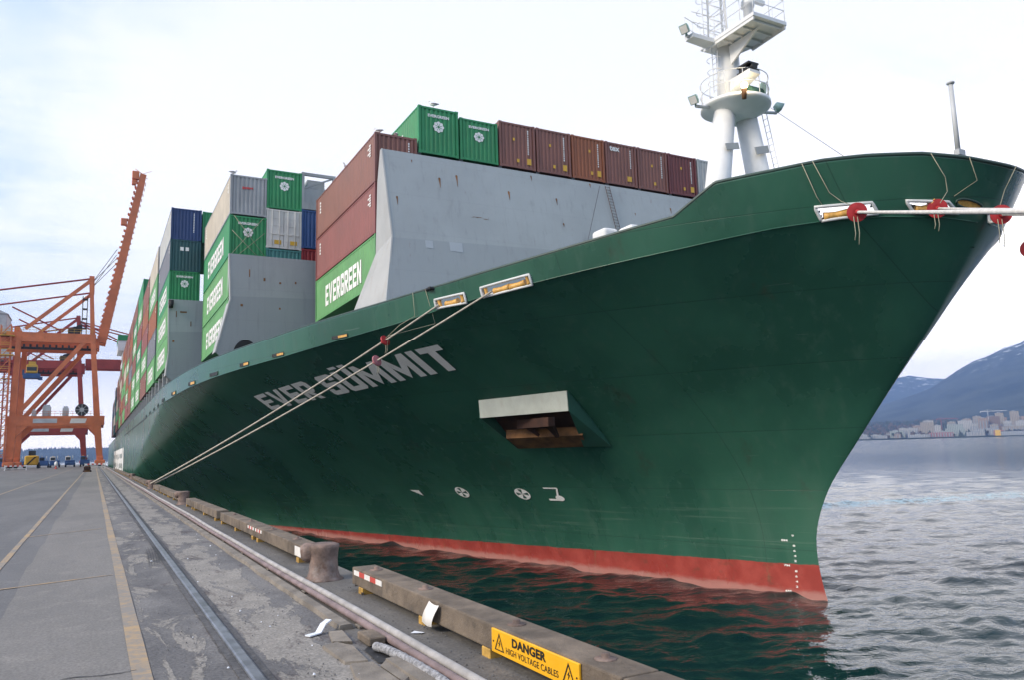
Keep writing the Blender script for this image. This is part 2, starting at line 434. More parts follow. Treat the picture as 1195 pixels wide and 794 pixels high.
TEXT = {}
def text2d(s, bold=0.02, space=1.0):
    """lettering as flat triangles, scaled to cap height 1, starting at u = 0; returns verts, faces, width"""
    key = (s, bold, space)
    if key in TEXT: return TEXT[key]
    cu = bpy.data.curves.new('lettering', 'FONT'); cu.body = s; cu.size = 1.0; cu.offset = bold
    cu.space_character = space; cu.resolution_u = 4
    o = bpy.data.objects.new('lettering', cu); COL.objects.link(o)
    dg = bpy.context.evaluated_depsgraph_get(); dg.update()
    me = bpy.data.meshes.new_from_object(o.evaluated_get(dg))
    vs = [(v.co.x, v.co.y) for v in me.vertices]; fs = [tuple(p.vertices) for p in me.polygons]
    bpy.data.objects.remove(o); bpy.data.curves.remove(cu); bpy.data.meshes.remove(me)
    x0 = min(v[0] for v in vs); x1 = max(v[0] for v in vs); y0 = min(v[1] for v in vs); y1 = max(v[1] for v in vs)
    k = 1.0 / (y1 - y0)
    TEXT[key] = ([((v[0] - x0) * k, (v[1] - y0) * k) for v in vs], fs, (x1 - x0) * k)
    return TEXT[key]

def put_text(mb, s, fn, width=None, height=1.0, bold=0.02, mi=0, space=1.0):
    vs, fs, wd = text2d(s, bold, space)
    kx = height if width is None else width / wd
    mb.add([fn(u * kx, v * height) for u, v in vs], fs, mi)
    return wd * kx

# ------------------------------------------------------------------ setting: water, quay, hills, city shore
ZW = -4.69

def shader(name):
    mt = bpy.data.materials.new(name); mt.use_nodes = True
    t = NT(mt.node_tree); t.t.nodes.clear()
    pos = t.n('ShaderNodeNewGeometry').outputs['Position']
    bs = t.n('ShaderNodeBsdfPrincipled'); o = t.n('ShaderNodeOutputMaterial'); t.l(bs.outputs[0], o.inputs[0])
    M[name] = mt
    return t, pos, bs

# water ---------------------------------------------------------------
t, pos, bs = shader('sea_water')
xyz = t.sep(pos)
dist = t.n('ShaderNodeVectorMath', operation='LENGTH'); t.l(pos, dist.inputs[0])
rough_far = t.math('MULTIPLY', t.ramp(dist.outputs['Value'], 30, 500), 0.08)
# foam of a passing wake
wk = t.math('SUBTRACT', t.math('ADD', xyz[1], t.math('MULTIPLY', xyz[0], 0.19)), 64.8)
wn = t.noise(t.vscale(pos, (0.16, 0.5, 1.0)), 1.0, 6.0, 0.65, 0.6)
wk = t.math('ADD', wk, t.math('MULTIPLY', t.math('SUBTRACT', wn, 0.5), 8.0))
band = t.math('SUBTRACT', 1.0, t.ramp(t.math('ABSOLUTE', wk), 1.0, 4.6))
fo = t.ramp(t.noise(pos, 1.1, 7.0, 0.75), 0.37, 0.64)
foam = t.math('MULTIPLY', t.math('MULTIPLY', band, fo), t.ramp(xyz[0], 30, 60))
t.l(t.mix(foam, (0.004, 0.021, 0.021), (0.42, 0.57, 0.62)), bs.inputs['Base Color'])
t.put(bs.inputs['Roughness'], t.math('ADD', t.math('ADD', 0.05, rough_far), t.math('MULTIPLY', foam, 0.5)))
bs.inputs['IOR'].default_value = 1.333
b1 = t.n('ShaderNodeBump'); t.put(b1.inputs['Strength'], t.math('MULTIPLY', t.math('SUBTRACT', 1.0, t.math('MULTIPLY', t.ramp(dist.outputs['Value'], 32, 260), 0.85)), 0.95)); b1.inputs['Distance'].default_value = 0.06
t.l(t.noise(t.vscale(pos, (1.0, 1.5, 1.0)), 1.9, 3.5, 0.5, 0.5), b1.inputs['Height'])
b2 = t.n('ShaderNodeBump'); t.put(b2.inputs['Strength'], t.math('MULTIPLY', t.math('SUBTRACT', 1.0, t.math('MULTIPLY', t.ramp(dist.outputs['Value'], 60, 700), 0.75)), 0.32)); b2.inputs['Distance'].default_value = 0.15
t.l(t.noise(t.vscale(pos, (0.8, 1.2, 1.0)), 0.7, 4.0, 0.55, 0.3), b2.inputs['Height']); t.l(b1.outputs[0], b2.inputs['Normal'])
t.l(b2.outputs[0], bs.inputs['Normal'])

az = np.radians(np.concatenate([np.arange(-170, -12, 4.0), np.arange(-12, 82, 0.16), np.arange(82, 190, 4.0)]))
rad = np.concatenate([np.exp(np.arange(math.log(4.5), math.log(14.0), 0.012)), np.exp(np.arange(math.log(14.0), math.log(260.0), 0.0044)), np.exp(np.arange(math.log(260.0), math.log(9000.0), 0.016))])
rad = np.concatenate([[1.0], rad])
RR, AA = np.meshgrid(rad, az, indexing='ij')
WX = RR * np.sin(AA); WY = RR * np.cos(AA); WZ = np.full_like(WX, 0.0)
for i in range(46):
    lam = 0.55 * (7.0 / 0.55) ** (i / 45.0)
    th = R_(205) + rng.normal(0, 0.75)
    amp = 0.0058 * lam ** 0.62
    k = 2 * math.pi / lam
    wgt = np.clip((lam / (RR * np.interp(RR, [90, 255], [0.0044, 0.016]) + 0.02) - 2.6) / 3.0, 0, 1)
    WZ += amp * wgt * np.sin(k * (WX * math.sin(th) + WY * math.cos(th)) + rng.uniform(0, 6.28))
WZ = ZW + WZ * 1.05 + 3.0 * (np.maximum(WZ, 0) ** 2)
nr, na = RR.shape
me = bpy.data.meshes.new('water')
co = np.stack([WX, WY, WZ], -1).reshape(-1, 3)
ii, jj = np.meshgrid(np.arange(nr - 1), np.arange(na), indexing='ij')
j2 = (jj + 1) % na
quads = np.stack([ii * na + jj, (ii + 1) * na + jj, (ii + 1) * na + j2, ii * na + j2], -1).reshape(-1, 4)
quads = quads[:, ::-1]
me.vertices.add(len(co)); me.vertices.foreach_set('co', co.ravel())
me.loops.add(quads.size); me.loops.foreach_set('vertex_index', quads.ravel())
me.polygons.add(len(quads)); me.polygons.foreach_set('loop_start', np.arange(0, quads.size, 4))
me.polygons.foreach_set('use_smooth', np.ones(len(quads), dtype=bool))
me.update(calc_edges=True); me.materials.append(M['sea_water'])
water = structure(bpy.data.objects.new('water', me)); COL.objects.link(water)

# quay ------------------------------------------------------------------
def ground(name, base, dark, light, fine=38.0, patch=0.35, streak=(1.0, 0.25, 1.0), wet=0.0, rough=0.82, grit=0.5, stain=(0.03, 0.03, 0.032)):
    t, pos, bs = shader(name)
    big = t.noise(t.vscale(pos, streak), patch, 6.0, 0.62, 0.5)
    mid = t.noise(pos, 2.3, 6.0, 0.7, 0.3)
    fin = t.noise(pos, fine, 4.0, 0.7)
    spk = t.noise(pos, fine * 3.1, 2.0, 0.5)
    c = t.mix(t.ramp(big, 0.36, 0.66), dark, base)
    c = t.mix(t.math('MULTIPLY', t.ramp(mid, 0.48, 0.74), 0.65), c, light)
    c = t.mix(t.math('MULTIPLY', t.ramp(t.noise(t.vscale(pos, (1.6, 0.5, 1.0)), 0.9, 5.0, 0.7), 0.56, 0.72), 0.55), c, stain)
    c = t.mix(t.math('MULTIPLY', t.ramp(t.noise(t.vscale(pos, (3.0, 0.22, 1.0)), 1.3, 6.0, 0.75, 0.3), 0.50, 0.70), 0.5), c, dark)
    c = t.mix(grit, c, t.mix(t.ramp(fin, 0.3, 0.7), (0.25, 0.25, 0.25), (0.75, 0.75, 0.75)), 'OVERLAY')
    c = t.mix(t.math('MULTIPLY', t.ramp(spk, 0.66, 0.74), 0.35), c, light)
    t.l(c, bs.inputs['Base Color'])
    t.put(bs.inputs['Roughness'], t.math('ADD', rough - 0.15, t.math('MULTIPLY', mid, 0.3)))
    bn = t.n('ShaderNodeBump'); bn.inputs['Strength'].default_value = 0.55; bn.inputs['Distance'].default_value = 0.012
    t.l(t.math('ADD', t.math('MULTIPLY', fin, 0.5), mid), bn.inputs['Height']); t.l(bn.outputs[0], bs.inputs['Normal'])

ground('asphalt', (0.150, 0.146, 0.142), (0.108, 0.107, 0.107), (0.19, 0.184, 0.175), stain=(0.085, 0.085, 0.09))
ground('lane_concrete', (0.195, 0.182, 0.166), (0.145, 0.138, 0.128), (0.245, 0.23, 0.208), stain=(0.13, 0.124, 0.118))
t, pos, bs = shader('track_dirt')
xyz = t.sep(pos)
mid = t.noise(pos, 2.3, 6.0, 0.7, 0.3); fin = t.noise(pos, 38.0, 4.0, 0.7); spk = t.noise(pos, 110.0, 2.0, 0.5)
big = t.noise(t.vscale(pos, (1.0, 0.30, 1.0)), 0.9, 6.0, 0.62, 0.5)
c = t.mix(t.ramp(big, 0.36, 0.66), (0.098, 0.095, 0.095), (0.175, 0.167, 0.160))
c = t.mix(t.math('MULTIPLY', t.ramp(mid, 0.46, 0.72), 0.6), c, (0.205, 0.195, 0.182))
pn = t.math('ADD', t.noise(t.vscale(pos, (2.1, 0.62, 1.0)), 1.0, 7.0, 0.66, 0.8), t.math('MULTIPLY', t.math('SUBTRACT', fin, 0.5), 0.06))
right = t.math('MULTIPLY', t.ramp(xyz[0], 1.22, 1.36), t.ramp(xyz[0], 1.98, 1.70))
lft = t.math('MULTIPLY', t.ramp(xyz[0], 0.45, 0.55), t.ramp(xyz[0], 0.95, 0.70))
pm = t.ramp(t.math('ADD', pn, t.math('ADD', t.math('MULTIPLY', right, 0.15), t.math('MULTIPLY', lft, 0.075))), 0.565, 0.60)
c = t.mix(t.math('MULTIPLY', pm, 0.85), c, t.mix(t.ramp(mid, 0.3, 0.7), (0.205, 0.19, 0.168), (0.30, 0.275, 0.24)))
st = t.ramp(t.noise(t.vscale(pos, (1.5, 0.45, 1.0)), 1.7, 6.0, 0.72, 0.4), 0.54, 0.66)
c = t.mix(t.math('MULTIPLY', st, 0.65), c, (0.045, 0.031, 0.032))
c = t.mix(0.7, c, t.mix(t.ramp(fin, 0.3, 0.7), (0.25, 0.25, 0.25), (0.75, 0.75, 0.75)), 'OVERLAY')
c = t.mix(t.math('MULTIPLY', t.ramp(spk, 0.66, 0.74), 0.35), c, (0.25, 0.24, 0.23))
t.l(c, bs.inputs['Base Color']); bs.inputs['Roughness'].default_value = 0.85
bn = t.n('ShaderNodeBump'); bn.inputs['Strength'].default_value = 0.7; bn.inputs['Distance'].default_value = 0.014
t.l(t.math('ADD', t.math('MULTIPLY', fin, 0.5), t.math('ADD', mid, t.math('MULTIPLY', pm, 0.6))), bn.inputs['Height']); t.l(bn.outputs[0], bs.inputs['Normal'])
ground('rail_ballast', (0.085, 0.083, 0.084), (0.042, 0.042, 0.044), (0.16, 0.155, 0.15), patch=1.2, fine=30, grit=0.85)
ground('patch_concrete', (0.285, 0.262, 0.228), (0.20, 0.185, 0.165), (0.34, 0.315, 0.28), patch=0.9, stain=(0.13, 0.12, 0.11))
ground('apron_concrete', (0.135, 0.127, 0.115), (0.092, 0.087, 0.081), (0.20, 0.185, 0.165), patch=0.8, stain=(0.05, 0.047, 0.043))

t, pos, bs = shader('worn_yellow')
a = t.noise(pos, 9.0, 6.0, 0.75); b = t.noise(pos, 1.4, 4.0, 0.6)
k = t.ramp(t.math('ADD', t.math('MULTIPLY', a, 0.6), t.math('MULTIPLY', b, 0.5)), 0.42, 0.64)
t.l(t.mix(k, (0.40, 0.275, 0.145), (0.225, 0.205, 0.18)), bs.inputs['Base Color']); bs.inputs['Roughness'].default_value = 0.8

EDGE = 3.24
structure(MB().quad((-420, -80, 0), (EDGE, -80, 0), (EDGE, 420, 0), (-420, 420, 0)).build('ground', 'asphalt'))
structure(MB().box(EDGE - 0.6, -80, -8.5, EDGE, 420, -0.003).build('quay_wall', 'quay_face'))

def strip(name, mat_, x0, x1, y0, y1, z, jag0=0.0, jag1=0.0, step=0.35, kind='structure'):
    ys = [y0]
    while ys[-1] < y1: ys.append(ys[-1] + step * (1 + max(0, ys[-1]) * 0.06))
    v = []; f = []; o0 = o1 = 0.0
    for i, y in enumerate(ys):
        o0 = 0.7 * o0 + random.uniform(-1, 1) * jag0; o1 = 0.7 * o1 + random.uniform(-1, 1) * jag1
        v += [(x0 + o0, y, z), (x1 + o1, y, z)]
        if i: f.append((2 * i - 2, 2 * i - 1, 2 * i + 1, 2 * i))
    return structure(MB().add(v, f).build(name, mat_), kind)

strip('concrete_lane', 'lane_concrete', -0.82, 0.46, -60, 300, 0.004, jag0=0.03, jag1=0.0)
strip('rail_bed', 'track_dirt', 0.46, 2.14, -60, 330, 0.004, jag0=0.012)
strip('rail_ballast_strip', 'rail_ballast', 1.03, 1.235, -60, 330, 0.008, jag0=0.018, jag1=0.018, step=0.09)
strip('quay_apron', 'apron_concrete', 2.13, EDGE, -60, 330, 0.006)

def blob(name, mat_, cx, cy, rx, ry, z, n=40, rough=0.35, seed=0):
    rr = random.Random(seed); ph = [rr.uniform(0, 6.28) for _ in range(6)]
    v = []
    for k in range(n):
        a = 2 * math.pi * k / n
        q = 1 + rough * (0.5 * math.sin(2 * a + ph[0]) + 0.4 * math.sin(3 * a + ph[1]) + 0.3 * math.sin(5 * a + ph[2]) + 0.22 * math.sin(8 * a + ph[3]) + 0.15 * math.sin(13 * a + ph[4]))
        v.append((cx + rx * q * math.cos(a), cy + ry * q * math.sin(a), z))
    return structure(MB().add(v, [tuple(range(n))]).build(name, mat_))

def line(name, x0, x1, w_, y0, y1, z=0.0085):
    """painted line along the quay, x from x0 at y0 to x1 at y1"""
    v = []; f = []; n = 60
    for i in range(n + 1):
        q = (i / n) ** 2.2; y = y0 + (y1 - y0) * q; x = x0 + (x1 - x0) * q
        jl = random.uniform(-.008, .008); jr = random.uniform(-.008, .008)
        v += [(x - w_ / 2 + jl, y, z), (x + w_ / 2 + jr, y, z)]
        if i: f.append((2 * i - 2, 2 * i - 1, 2 * i + 1, 2 * i))
    return structure(MB().add(v, f).build(name, 'worn_yellow'))

line('painted_line', 0.39, 0.42, 0.135, -20, 190)
line('painted_line', -1.27, -1.27, 0.10, -20, 190)
line('painted_line', -4.5, -3.9, 0.12, -20, 190)
line('painted_line', -14.0, -13.4, 0.12, 20, 190)
structure(MB().quad((-3.2, 11.65, .0088), (0.31, 12.92, .0088), (0.31, 12.99, .0088), (-3.2, 11.73, .0088)).build('painted_line', 'worn_yellow'))
structure(MB().quad((-1.25, 20.6, .0088), (0.25, 21.7, .0088), (0.25, 21.78, .0088), (-1.25, 20.68, .0088)).build('painted_line', 'worn_yellow'))

# crack across the lane
mb = MB(); px = -1.2; py = 6.75; pr = None
while px < 0.42:
    q = Vector((px, py, 0.0095)); h = random.uniform(0.004, 0.010)
    if pr: mb.quad(pr[0], (q.x, q.y - h, q.z), (q.x, q.y + h, q.z), pr[1])
    pr = ((q.x, q.y - h, q.z), (q.x, q.y + h, q.z)); px += 0.06; py += random.uniform(-0.03, 0.045)
structure(mb.build('pavement_crack', 'black', fix=False))
# tyre scuffs beside the rail
mb = MB()
for k in range(7):
    x = 0.80 + 0.042 * k; v = []; f = []
    for i in range(14):
        y = 13.2 + i * 0.24 + k * 0.1; xx = x + 0.10 * math.sin(i / 13 * 1.5); h = 0.005 * math.sin(math.pi * (i + .3) / 13.6) + .0008
        v += [(xx - h, y, .0225), (xx + h, y, .0225)]
        if i: f.append((2 * i - 2, 2 * i - 1, 2 * i + 1, 2 * i))
    mb.add(v, f)
structure(mb.build('tyre_mark', 'black', fix=False))

# rail: dark flangeway on both sides and a steel head just proud of the quay
structure(MB().box(1.02, -60, 0.009, 1.25, 330, 0.013).build('rail_flangeway', 'rail_ballast'))
mb = MB()
prof = [(1.085, .012), (1.085, .030), (1.10, .040), (1.165, .040), (1.18, .030), (1.18, .012)]
ys = [-60, 0, 20, 60, 330]
for i in range(len(prof) - 1):
    for j in range(len(ys) - 1):
        a, b = prof[i], prof[i + 1]
        mb.quad((a[0], ys[j], a[1]), (a[0], ys[j + 1], a[1]), (b[0], ys[j + 1], b[1]), (b[0], ys[j], b[1]))
structure(mb.build('crane_rail', 'steel_rail'))

# mountains, far shore and far wood -----------------------------------------
t, pos, bs = shader('mountain_forest')
xyz = t.sep(pos)
nz = t.noise(pos, 0.004, 8.0, 0.65); n3 = t.noise(t.vscale(pos, (1, 1, 2.0)), 0.012, 6.0, 0.7)
c = t.mix(t.ramp(nz, 0.35, 0.65), (0.010, 0.018, 0.016), (0.045, 0.055, 0.045))
snow = t.math('MULTIPLY', t.ramp(xyz[2], 360, 600), t.ramp(n3, 0.545, 0.62))
t.l(t.mix(snow, c, (0.7, 0.72, 0.75)), bs.inputs['Base Color']); bs.inputs['Roughness'].default_value = 0.95
bs.inputs['Specular IOR Level'].default_value = 0.1

def fbm(a, b, seed, octv=5):
    r_ = np.random.default_rng(seed); out = np.zeros_like(a); am = 1.0
    for o_ in range(octv):
        for _ in range(3):
            th = r_.uniform(0, 6.28); f_ = 2.0 ** o_
            out += am / 3 * np.sin((a * math.cos(th) + b * math.sin(th)) * f_ * 6.28 + r_.uniform(0, 6.28) + 1.5 * np.sin(b * f_ * 3 + o_))
        am *= 0.52
    return out

def mountain(name, prof, r0, rc, r1, az0, az1, seed, rough_):
    azs = np.radians(np.linspace(az0, az1, 260)); rs = np.linspace(r0, r1, 90)
    A, R = np.meshgrid(azs, rs, indexing='ij')
    crest = np.interp(np.degrees(A), [p[0] for p in prof], [p[1] for p in prof])
    u = np.where(R < rc, (R - r0) / (rc - r0), 1 - 0.9 * (R - rc) / (r1 - rc))
    u = np.clip(u, 0, 1); sh = u ** 1.25
    X = R * np.sin(A); Y = R * np.cos(A)
    H = np.tan(np.radians(crest)) * rc * sh
    H = H * (1 + rough_ * fbm(X / 5200, Y / 5200, seed) * np.clip(1.15 - u, 0.10, 1) ) + 26 * u * fbm(X / 900, Y / 900, seed + 1, 4) * np.clip(1.2 - u, .18, 1)
    Z = ZW + 2 + np.maximum(H, -8)
    n0, n1_ = X.shape
    v = np.stack([X, Y, Z], -1).reshape(-1, 3).tolist()
    f = [(i * n1_ + j, (i + 1) * n1_ + j, (i + 1) * n1_ + j + 1, i * n1_ + j + 1) for i in range(n0 - 1) for j in range(n1_ - 1)]
    mb = MB(); mb.add(v, f, 0, True)
    return structure(mb.build(name, 'mountain_forest', fix=False))

mountain('mountain', [(38, 1.2), (46, 1.7), (50, 2.0), (53.3, 2.25), (55, 2.65), (56.4, 3.15), (57.2, 3.62), (58.2, 4.3), (59.1, 4.78), (59.9, 5.05), (60.8, 5.5), (61.6, 5.66), (62.2, 5.95), (64, 6.6), (67, 6.2), (72, 5.2), (80, 5.6), (100, 4)],
         3300, 6300, 9000, 38, 100, 5, 0.10)
mountain('mountain', [(40, 2.2), (47, 2.8), (51, 3.1), (53.6, 3.55), (54.6, 3.92), (55.3, 4.05), (56.0, 3.9), (56.6, 3.78), (57.4, 3.7), (60, 3.2), (66, 3.4)], 6300, 8600, 10500, 40, 66, 11, 0.08)
mountain('hills', [(-40, .5), (-20, .8), (-8, .75), (-4, .74), (-2, .82), (0, .76), (2, .8), (8, .7), (20, .62)], 4200, 4900, 6000, -40, 20, 21, 0.10)

# far wood on the hill behind the cranes and trees on the far shore ---------------------------
mk('far_leaf', (0.030, 0.045, 0.038), rough=0.95, var=0.4, scale=0.02)
mk('bare_leaf', (0.085, 0.062, 0.052), rough=0.95, var=0.35, scale=0.02)

def far_trees(name, spots, mats, label):
    mb = MB()
    for (x, y, z, h, r, mi, kind_) in spots:
        if kind_ == 'cone':
            n = 5; a0 = random.uniform(0, 6)
            v = [(x + r * math.cos(a0 + 6.283 * k / n), y + r * math.sin(a0 + 6.283 * k / n), z + h * .08 * random.random()) for k in range(n)] + [(x, y, z + h)]
            mb.add(v, [(k, (k + 1) % n, n) for k in range(n)], mi)
        else:
            for q in range(3):
                dx, dy, dz = random.uniform(-r, r) * .6, random.uniform(-r, r) * .6, random.uniform(.3, .75) * h
                rr = r * random.uniform(.45, .75); n = 6
                v = [(x + dx, y + dy, z + dz + rr)]
                for a_ in (0.9, 2.1):
                    for k in range(n):
                        q_ = rr * random.uniform(.7, 1.25)
                        v.append((x + dx + q_ * math.sin(a_) * math.cos(6.283 * k / n), y + dy + q_ * math.sin(a_) * math.sin(6.283 * k / n), z + dz + q_ * math.cos(a_)))
                v.append((x + dx, y + dy, z + dz - rr))
                f = [(0, 1 + k, 1 + (k + 1) % n) for k in range(n)] + [(1 + k, 1 + n + k, 1 + n + (k + 1) % n, 1 + (k + 1) % n) for k in range(n)] + [(1 + n + k, 2 * n + 1, 1 + n + (k + 1) % n) for k in range(n)]
                mb.add(v, f, mi)
    o = mb.build(name, mats, fix=False)
    o['kind'] = 'stuff'; o['label'] = label
    return o

sp = []
for _ in range(2600):
    a_ = R_(random.uniform(-9, 4)); r = random.uniform(4300, 5000)
    crest = np.interp(math.degrees(a_), [-8, -4, -2, 0, 2, 8], [.75, .74, .82, .76, .8, .7])
    u = min(1, (r - 4200) / 700) ** 1.25
    z = ZW + math.tan(R_(crest)) * 4900 * u * .93
    sp.append((r * math.sin(a_), r * math.cos(a_), z - 3, random.uniform(12, 27), random.uniform(5, 10), 0, 'cone'))
far_trees('far_wood', sp, ['far_leaf'], 'dark wooded ridge far away behind the cranes')

SHORE_R = 2550.0
structure(MB().add([(r * math.sin(R_(a_)), r * math.cos(R_(a_)), z) for a_ in range(34, 101, 2) for r, z in ((SHORE_R, ZW - 1), (SHORE_R + 3, ZW + 3.2), (SHORE_R + 250, ZW + 6), (3500, ZW + 52), (4200, ZW + 70))],
                   [(i * 5 + j, i * 5 + j + 1, (i + 1) * 5 + j + 1, (i + 1) * 5 + j) for i in range(33) for j in range(4)]).build('far_shore', 'mountain_forest'))
sp = []
for _ in range(3400):
    a_ = random.uniform(47, 66); r = random.uniform(SHORE_R + 60, 4000) ** 1.0
    z = ZW + np.interp(r, [SHORE_R, SHORE_R + 250, 3500, 4200], [3, 6, 52, 70])
    if r < 3000 and random.random() < (0.35 if a_ < 55 else 0.7): continue
    bare = random.random() < (0.65 if (a_ < 56 and r < 3300) else 0.2)
    sp.append((r * math.sin(R_(a_)), r * math.cos(R_(a_)), z - 1, random.uniform(12, 24), random.uniform(5, 10), 1 if bare else 0, 'round' if bare or random.random() < .4 else 'cone'))
far_trees('shore_trees', sp, ['far_leaf', 'bare_leaf'], 'dark and brown trees on the slope behind the waterfront city')

# ------------------------------------------------------------------ the ship
XC, BEAM = 26.0, 21.6
_SZ = [-7.5, -5.5, -4.69, -4.0, -3.3, -2.7, -2.0, -1.3, -.44, .41, 1.14, 3.56, 5.65, 7.7, 9.04, 10.8, 14]
_SY = [21.9, 22.2, 22.45, 22.65, 22.75, 22.80, 22.72, 22.47, 22.04, 21.4, 20.75, 18.7, 16.9, 15.4, 14.48, 13.40, 11.6]
_KY = [10, 13.6, 14.3, 14.7, 15.1, 16.0, 17.2, 18.4, 20.8, 23.5, 25.8, 28.5, 33.0, 37.7, 41.8, 46, 50.4, 55.5, 61.3, 70, 330]
_KZ = [8.5, 8.52, 8.6, 8.7, 8.82, 8.92, 8.94, 8.87, 8.6, 8.36, 8.16, 7.9, 7.4, 7.05, 6.8, 6.66, 6.5, 6.26, 5.9, 5.7, 5.5]
_RY = [10, 13.4, 13.7, 14.1, 14.75, 15.8, 16.7, 18, 19.4, 20.85, 23.2, 25.1, 26.5, 29.8, 33.75, 38.5, 43.4, 48, 51, 55.5, 61.5, 75, 330]
_RZ = [10.15, 10.2, 10.32, 10.50, 10.67, 10.76, 10.77, 10.66, 10.57, 9.66, 9.36, 9.14, 9.0, 8.7, 8.42, 8.18, 7.9, 7.74, 7.62, 7.4, 7.1, 7.0, 6.8]
ZUP = np.linspace(-7.5, 14, 400)
_sm = np.interp(ZUP, _SZ, _SY)
_sm = np.convolve(np.pad(_sm, 8, mode='edge'), np.ones(17) / 17, 'valid')
def stem_y(z): return np.interp(z, ZUP, _sm)
def knuckle_z(y): return np.interp(y, _KY, _KZ)
def rim_z(y): return np.interp(y, _RY, _RZ)
def half_breadth(y, z, zk=None):
    zk = knuckle_z(y) if zk is None else zk
    u = np.clip((z - ZW) / (zk - ZW), 0, 1)
    e = u ** 1.45
    ye = 125 + (66 - 125) * e; ys = stem_y(z)
    n = 1.25 + 0.45 * e; m_ = 1.0 + 0.6 * e
    s = np.clip((ye - y) / (ye - ys), 0, 1)
    return BEAM * np.clip(1 - s ** n, 0, 1) ** (1 / m_)
def hull_p(y, z, off=0.0, side=-1):
    """point on the plating, 'off' metres outside it"""
    def q(y_, z_): return Vector((XC + side * float(half_breadth(y_, z_)), y_, z_))
    p = q(y, z)
    if off:
        a = q(y + .05, z) - q(y - .05, z); b = q(y, z + .05) - q(y, z - .05)
        nrm = a.cross(b).normalized()
        if nrm.x * side < 0: nrm = -nrm
        p = p + nrm * off
    return p

# hull paint: green topsides, red boot topping, seams, scuffs and rust where they are on the real plating
t, pos, bs = shader('hull_paint')
xyz = t.sep(pos)
zz = t.math('ADD', xyz[2], t.math('MULTIPLY', t.math('SUBTRACT', xyz[1], 22.7), 0.021))
edge = t.noise(t.vscale(pos, (1, 1, 3)), 1.2, 5.0, 0.7)
big = t.noise(t.vscale(pos, (1, 1, 0.5)), 0.22, 5.0, 0.6)
stv = t.noise(t.vscale(pos, (1.6, 1.6, 0.10)), 1.1, 6.0, 0.65)
sth = t.noise(t.vscale(pos, (0.10, 0.10, 5.0)), 1.3, 5.0, 0.7)
g = t.mix(t.ramp(big, 0.35, 0.65), (0.022, 0.087, 0.058), (0.034, 0.124, 0.081))
g = t.mix(t.math('MULTIPLY', t.ramp(stv, 0.50, 0.72), 0.5), g, (0.060, 0.135, 0.098))
lowz = t.ramp(xyz[2], 1.5, -3.0)
g = t.mix(t.math('MULTIPLY', t.math('MULTIPLY', t.ramp(sth, 0.56, 0.68), 0.65), lowz), g, (0.105, 0.18, 0.135))
rs = t.noise(t.vscale(pos, (0.8, 0.8, 0.35)), 0.42, 7.0, 0.72)
g = t.mix(t.math('MULTIPLY', t.ramp(rs, 0.58, 0.76), 0.6), g, (0.055, 0.034, 0.022))
scr = t.noise(t.vscale(pos, (0.35, 0.35, 9.0)), 1.0, 3.0, 0.5, 1.5)
g = t.mix(t.math('MULTIPLY', t.ramp(scr, 0.715, 0.74), 0.35), g, (0.16, 0.22, 0.19))
# plating seams
fr = t.math('FRACT', t.math('DIVIDE', t.math('ADD', xyz[2], 20.0), 2.45))
seam = t.math('LESS_THAN', fr, 0.012)
fr2 = t.math('FRACT', t.math('DIVIDE', xyz[1], 8.3))
seam = t.math('MAXIMUM', seam, t.math('LESS_THAN', fr2, 0.004))
g = t.mix(t.math('MULTIPLY', seam, 0.45), g, (0.010, 0.040, 0.028))
red = t.mix(t.ramp(t.noise(pos, 0.9, 6.0, 0.7), 0.35, 0.7), (0.30, 0.045, 0.035), (0.40, 0.075, 0.058))
red = t.mix(t.math('MULTIPLY', t.ramp(t.noise(t.vscale(pos, (1, 1, .4)), 2.2, 6.0, 0.7), 0.60, 0.70), 0.6), red, (0.22, 0.13, 0.075))
wl = t.ramp(t.math('ADD', xyz[2], t.math('MULTIPLY', edge, 0.5)), ZW + 0.62, ZW + 0.34)
red = t.mix(t.math('MULTIPLY', t.ramp(t.noise(t.vscale(pos, (.6, .6, 1.0)), 1.4, 6.0, 0.72), 0.56, 0.66), 0.55), red, (0.17, 0.06, 0.04))
red = t.mix(t.math('MULTIPLY', wl, 0.6), red, (0.46, 0.27, 0.235))
zz2 = t.math('ADD', zz, t.math('MULTIPLY', t.math('SUBTRACT', edge, 0.5), 0.14))
isred = t.ramp(zz2, -3.37, -3.41)
pale_band = t.math('MULTIPLY', t.ramp(zz2, -2.55, -3.35), t.ramp(edge, 0.60, 0.80))  # patchy paler green in a band just above the red
g = t.mix(t.math('MULTIPLY', pale_band, 0.35), g, (0.30, 0.34, 0.27))
c = t.mix(isred, g, red)
t.l(c, bs.inputs['Base Color'])
t.put(bs.inputs['Roughness'], t.math('ADD', 0.20, t.math('MULTIPLY', big, 0.16)))
bn = t.n('ShaderNodeBump'); bn.inputs['Strength'].default_value = 0.5; bn.inputs['Distance'].default_value = 0.045
t.l(t.math('SUBTRACT', t.noise(t.vscale(pos, (1, 1, .8)), 0.75, 3.0, 0.5), t.math('MULTIPLY', seam, 0.2)), bn.inputs['Height']); t.l(bn.outputs[0], bs.inputs['Normal'])

ship = thing('container_ship', (XC, 60, 0), 'huge dark green container ship with red waterline moored along the quay', 'ship')

